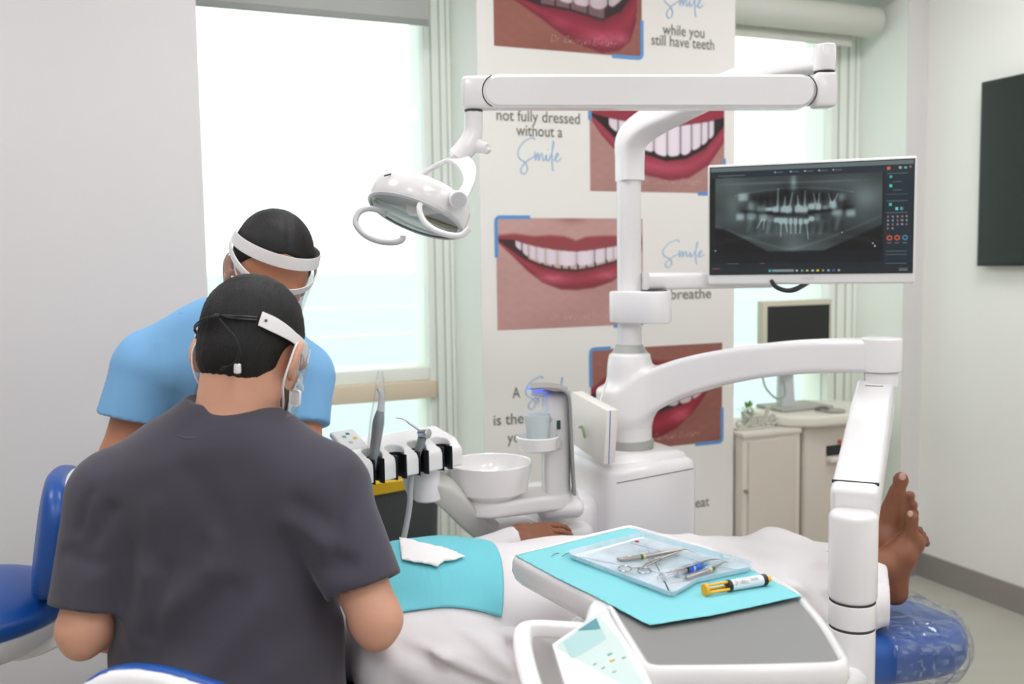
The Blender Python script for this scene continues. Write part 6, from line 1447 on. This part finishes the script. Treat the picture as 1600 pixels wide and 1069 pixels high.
# carved word sign
tsg = tcf+.07
sg = thing('word_sign', 'small whitewashed carved sign spelling a script word on the low cabinet', 'sign', L(2.30, tsg, zct))
SGM = mat('whitewashed_wood', (196, 196, 184), .8, var=.12, vscale=40)
a = T(1150, 668, tsg)[0]; b = T(1218, 668, tsg)[0]; zz = zct; hgt = .085
def SGp(x, y): return L(a+(b-a)*x/2.5, tsg, zz+.008+hgt*y)
strokes = [[(.95, .78), (.78, .92), (.55, .80), (.50, .62), (.72, .46), (.80, .28), (.62, .08), (.34, .02), (.10, .10), (.06, .28), (.22, .36), (.36, .24)],
           [(.92, .50), (.86, .06)], [(.90, .36), (1.04, .50), (1.08, .40), (1.04, .06)], [(1.08, .36), (1.22, .52), (1.28, .40), (1.24, .06)], [(1.42, .50), (1.38, .14), (1.46, .06), (1.56, .16)], [(1.48, .68), (1.49, .72)],
           [(1.60, .16), (1.84, .70), (1.84, .90), (1.74, .80), (1.68, .20), (1.78, .06), (1.92, .14)], [(1.90, .24), (2.14, .36), (2.12, .52), (1.98, .44), (1.98, .14), (2.14, .05), (2.40, .22)]]
mb = MB()
for st in strokes: mb.tube([SGp(*q) for q in st], .0055, n=8, smooth=5, flat=None)
mb.build('carved_letters', SGM, sg)
rbox((a-.004, b-.03), (tsg-.012, tsg+.012), (zz+.0002, zz+.008), .003).build('sign_base', SGM, sg)
# little plant
tpl = tsg+.045; pp = L(T(1168, 640, tpl)[0], tpl, zz)
pl = thing('potted_plant', 'tiny green plant in a white pot behind the carved sign', 'plant', pp)
zp = T(1168, 644, tpl)[2]
MB().lathe(pp*[1, 1, 0], K, [(0, zz+.0005), (.017, zz+.0005), (.026, zp-.002), (.027, zp), (.023, zp), (.021, zp-.008), (0, zp-.009)], n=28).build('pot', mat('white_pot', (205, 208, 200), .5), pl)
LEAF = mat('leaf_green', (104, 168, 70), .5, var=.3, vscale=60); r4 = random.Random(9)
for k in range(26):
    an = r4.uniform(0, 2*PI); ph_ = r4.uniform(.1, .9); d = np.array([math.cos(an)*ph_, math.sin(an)*ph_, 1.1-ph_*.6]); d = nrm(d); st = pp*[1, 1, 0]+K*(zp-.006); ln = r4.uniform(.040, .066)
    e = st+d*ln; sd = nrm(np.cross(d, K)+1e-3); up_ = np.cross(sd, d); mb = MB()
    rg = [(0, .0008), (.35, .001), (.5, .0045), (.72, .006), (.9, .0035), (1.0, .0003)]
    mb.rings([[st+d*ln*q+K*(-.012*q*q*ph_)+sd*r*c_+up_*.0006*s_ for c_, s_ in ((1, 0), (0, 1), (-1, 0), (0, -1))] for q, r in rg]); mb.build('leaf', LEAF, pl)
# scanner / milling cart
tcc = 2.98; sc0 = T(1256, 740, tcc)[0]; sc1 = sc0+.40
ct_ = thing('scanner_cart', 'cream scanner cart with curved top shelf and black slot beside the low cabinet', 'cart', L((sc0+sc1)/2, tcc+.12, 0))
ztp = T(1290, 664, tcc-.05)[2]
rbox((sc0, sc1), (tcc, tcc+.26), (.06, ztp), .02).build('cart_body', BEI, ct_)
def ftop(p):
    q = loc3(p); cx, cy = (sc0+sc1)/2-.03, tcc+.14
    r_ = ((np.abs(q[:, 0]-cx)/.27)**2.6+(np.abs(q[:, 1]-cy)/.19)**2.6+1e-9)**(1/2.6); d2 = (r_-1)*.19; dz = np.abs(q[:, 2]-ztp-.012)-.024
    w2 = np.stack([d2, dz], 1)+.014; return np.linalg.norm(np.maximum(w2, 0), axis=1)+np.minimum(w2.max(1), 0)-.014
lo, hi = bounds([L(sc0-.14, tcc-.08, ztp-.03), L(sc1+.05, tcc+.36, ztp+.06), L(sc0-.14, tcc+.36, ztp), L(sc1+.05, tcc-.08, ztp)], .02)
field_obj('top_shelf', ftop, lo, hi, .006, mat('pale_shelf', (226, 222, 208), .3), ct_)
q0_ = T(1291, 696, tcc); q1_ = T(1330, 710, tcc)
rbox((q0_[0], q1_[0]+.06), (tcc-.008, tcc+.006), (T(1300, 711, tcc)[2], T(1300, 696, tcc)[2]), .002).build('black_slot', DARK, ct_)
rbox((q0_[0], q1_[0]+.06), (tcc-.03, tcc+.004), (T(1300, 721, tcc)[2], T(1300, 712, tcc)[2]), .004).build('slot_lip', BEI2, ct_)
rp_ = L(T(1311, 689, tcc)[0], tcc-.004, T(1311, 690, tcc)[2]); MB().cyl(rp_-V*.004, rp_+V*.004, .008, n=16).build('red_mark', mat('red_mark', (200, 80, 80), .5), ct_)
for k, (x, sd) in enumerate(((sc0+.05, .05), (sc1-.05, .05), (sc0+.05, .21), (sc1-.05, .21))): MB().cyl(L(x, tcc+sd-.012, .03), L(x, tcc+sd+.012, .03), .03, n=20, bev=.003).box(L(x, tcc+sd, .055), (.02, .02, .03), ROOM).build('caster', DARK, ct_)
# computer on the cart
zsf = ztp+.0365
tm = 3.13; ma0, ma1 = T(1192, 520, tm)[0], T(1300, 520, tm)[0]; zm1, zm0 = T(1245, 469, tm)[2], T(1245, 583, tm)[2]
cm = thing('computer_monitor', 'small beige framed monitor with dark screen on the scanner cart', 'monitor', L((ma0+ma1)/2, tm+.05, zsf))
BEI3 = mat('beige_plastic', (206, 202, 182), .5)
rbox((ma0, ma1), (tm, tm+.04), (zm0, zm1), .005).build('monitor_frame', BEI3, cm)
rbox((ma0+.022, ma1-.016), (tm-.002, tm+.002), (zm0+.03, zm1-.022)).build('screen', mat('dark_screen', (24, 27, 26), .25), cm)
smc = (ma0+ma1)/2-.02
MB().tube([L(smc, tm+.06, zm0+.10), L(smc, tm+.055, zm0-.01), L(smc, tm+.05, zsf+.01)], [.03, .03, .034], n=20, flat=[.03, .032, .04]).build('stand', LGREY, cm)
rbox((smc-.10, smc+.16), (tm-.06, tm+.12), (zsf, zsf+.012), .004).build('stand_base', mat('warm_grey_base', (168, 168, 158), .5), cm)
MB().tube([P(1191, 585, L(2.4, tm, 0)[1]), P(1196, 605, L(2.4, tm, 0)[1]), P(1212, 622, L(2.4, tm, 0)[1]), P(1226, 618, L(2.42, tm, 0)[1]), P(1224, 595, L(2.42, tm, 0)[1])], .004, n=8, smooth=6).build('cable', mat('grey_green_cable', (140, 156, 146), .5), cm)
m1 = L(*T(1285, 632, 3.04)[:2], zsf+.001); mo_ = field_obj('computer_mouse', lambda p: np.maximum(d_ell(p, m1, (.032, .020, .018)), m1[2]-p[:, 2]), m1-.05, m1+.05, .003, mat('mouse_grey', (96, 98, 92), .4)); tag(mo_, 'dark grey mouse lying on the pale top of the scanner cart', 'mouse')
m2 = L(*T(1302, 641, 3.0)[:2], zsf+.0005); tr2 = MB().lathe(m2, K, [(0, 0), (.045, 0), (.05, .006), (.044, .008), (.04, .004), (0, .004)], n=32).build('shallow_dish', mat('dish_grey', (168, 170, 160), .4)); tag(tr2, 'small shallow grey dish in front of the mouse on the scanner cart', 'dish')

# bin with yellow liner
tb2 = 2.62; bx1 = T(690, 790, tb2); bx0 = bx1[0]-.30; zbn = T(640, 751, tb2)[2]
bi = thing('waste_bin', 'tall dark grey waste bin with a yellow liner folded over its rim', 'bin', L((bx0+bx1[0])/2, tb2+.12, 0))
BINM = mat('bin_grey', (66, 70, 68), .5)
def rrect(s0_, s1_, t0_, t1_, z, r=.03, n=6):
    out = []
    for cx, cy, a0 in ((s1_-r, t1_-r, 0), (s0_+r, t1_-r, PI/2), (s0_+r, t0_+r, PI), (s1_-r, t0_+r, 1.5*PI)):
        for k in range(n+1): a = a0+PI/2*k/n; out.append(L(cx+r*math.cos(a), cy+r*math.sin(a), z))
    return out
B0, B1, Tb0, Tb1 = bx0, bx1[0], tb2, tb2+.24
MB().rings([rrect(B0+.02, B1-.02, Tb0+.02, Tb1-.02, 0.001), rrect(B0, B1, Tb0, Tb1, zbn), rrect(B0+.006, B1-.006, Tb0+.006, Tb1-.006, zbn), rrect(B0+.024, B1-.024, Tb0+.024, Tb1-.024, .02)], cap=True).build('bin_body', BINM, bi)
r5 = random.Random(2)
lw = [p-K*(.03+.012*math.sin(i*1.7)+.006*r5.random()) for i, p in enumerate(rrect(B0-.004, B1+.004, Tb0-.004, Tb1+.004, zbn))]
MB().rings([lw, rrect(B0-.004, B1+.004, Tb0-.004, Tb1+.004, zbn+.002), rrect(B0+.002, B1-.002, Tb0+.002, Tb1-.002, zbn+.008), rrect(B0+.012, B1-.012, Tb0+.012, Tb1-.012, zbn-.01), rrect(B0+.026, B1-.026, Tb0+.026, Tb1-.026, .10)], cap=False).build('yellow_liner', mat('yellow_liner', (206, 166, 20), .4), bi)
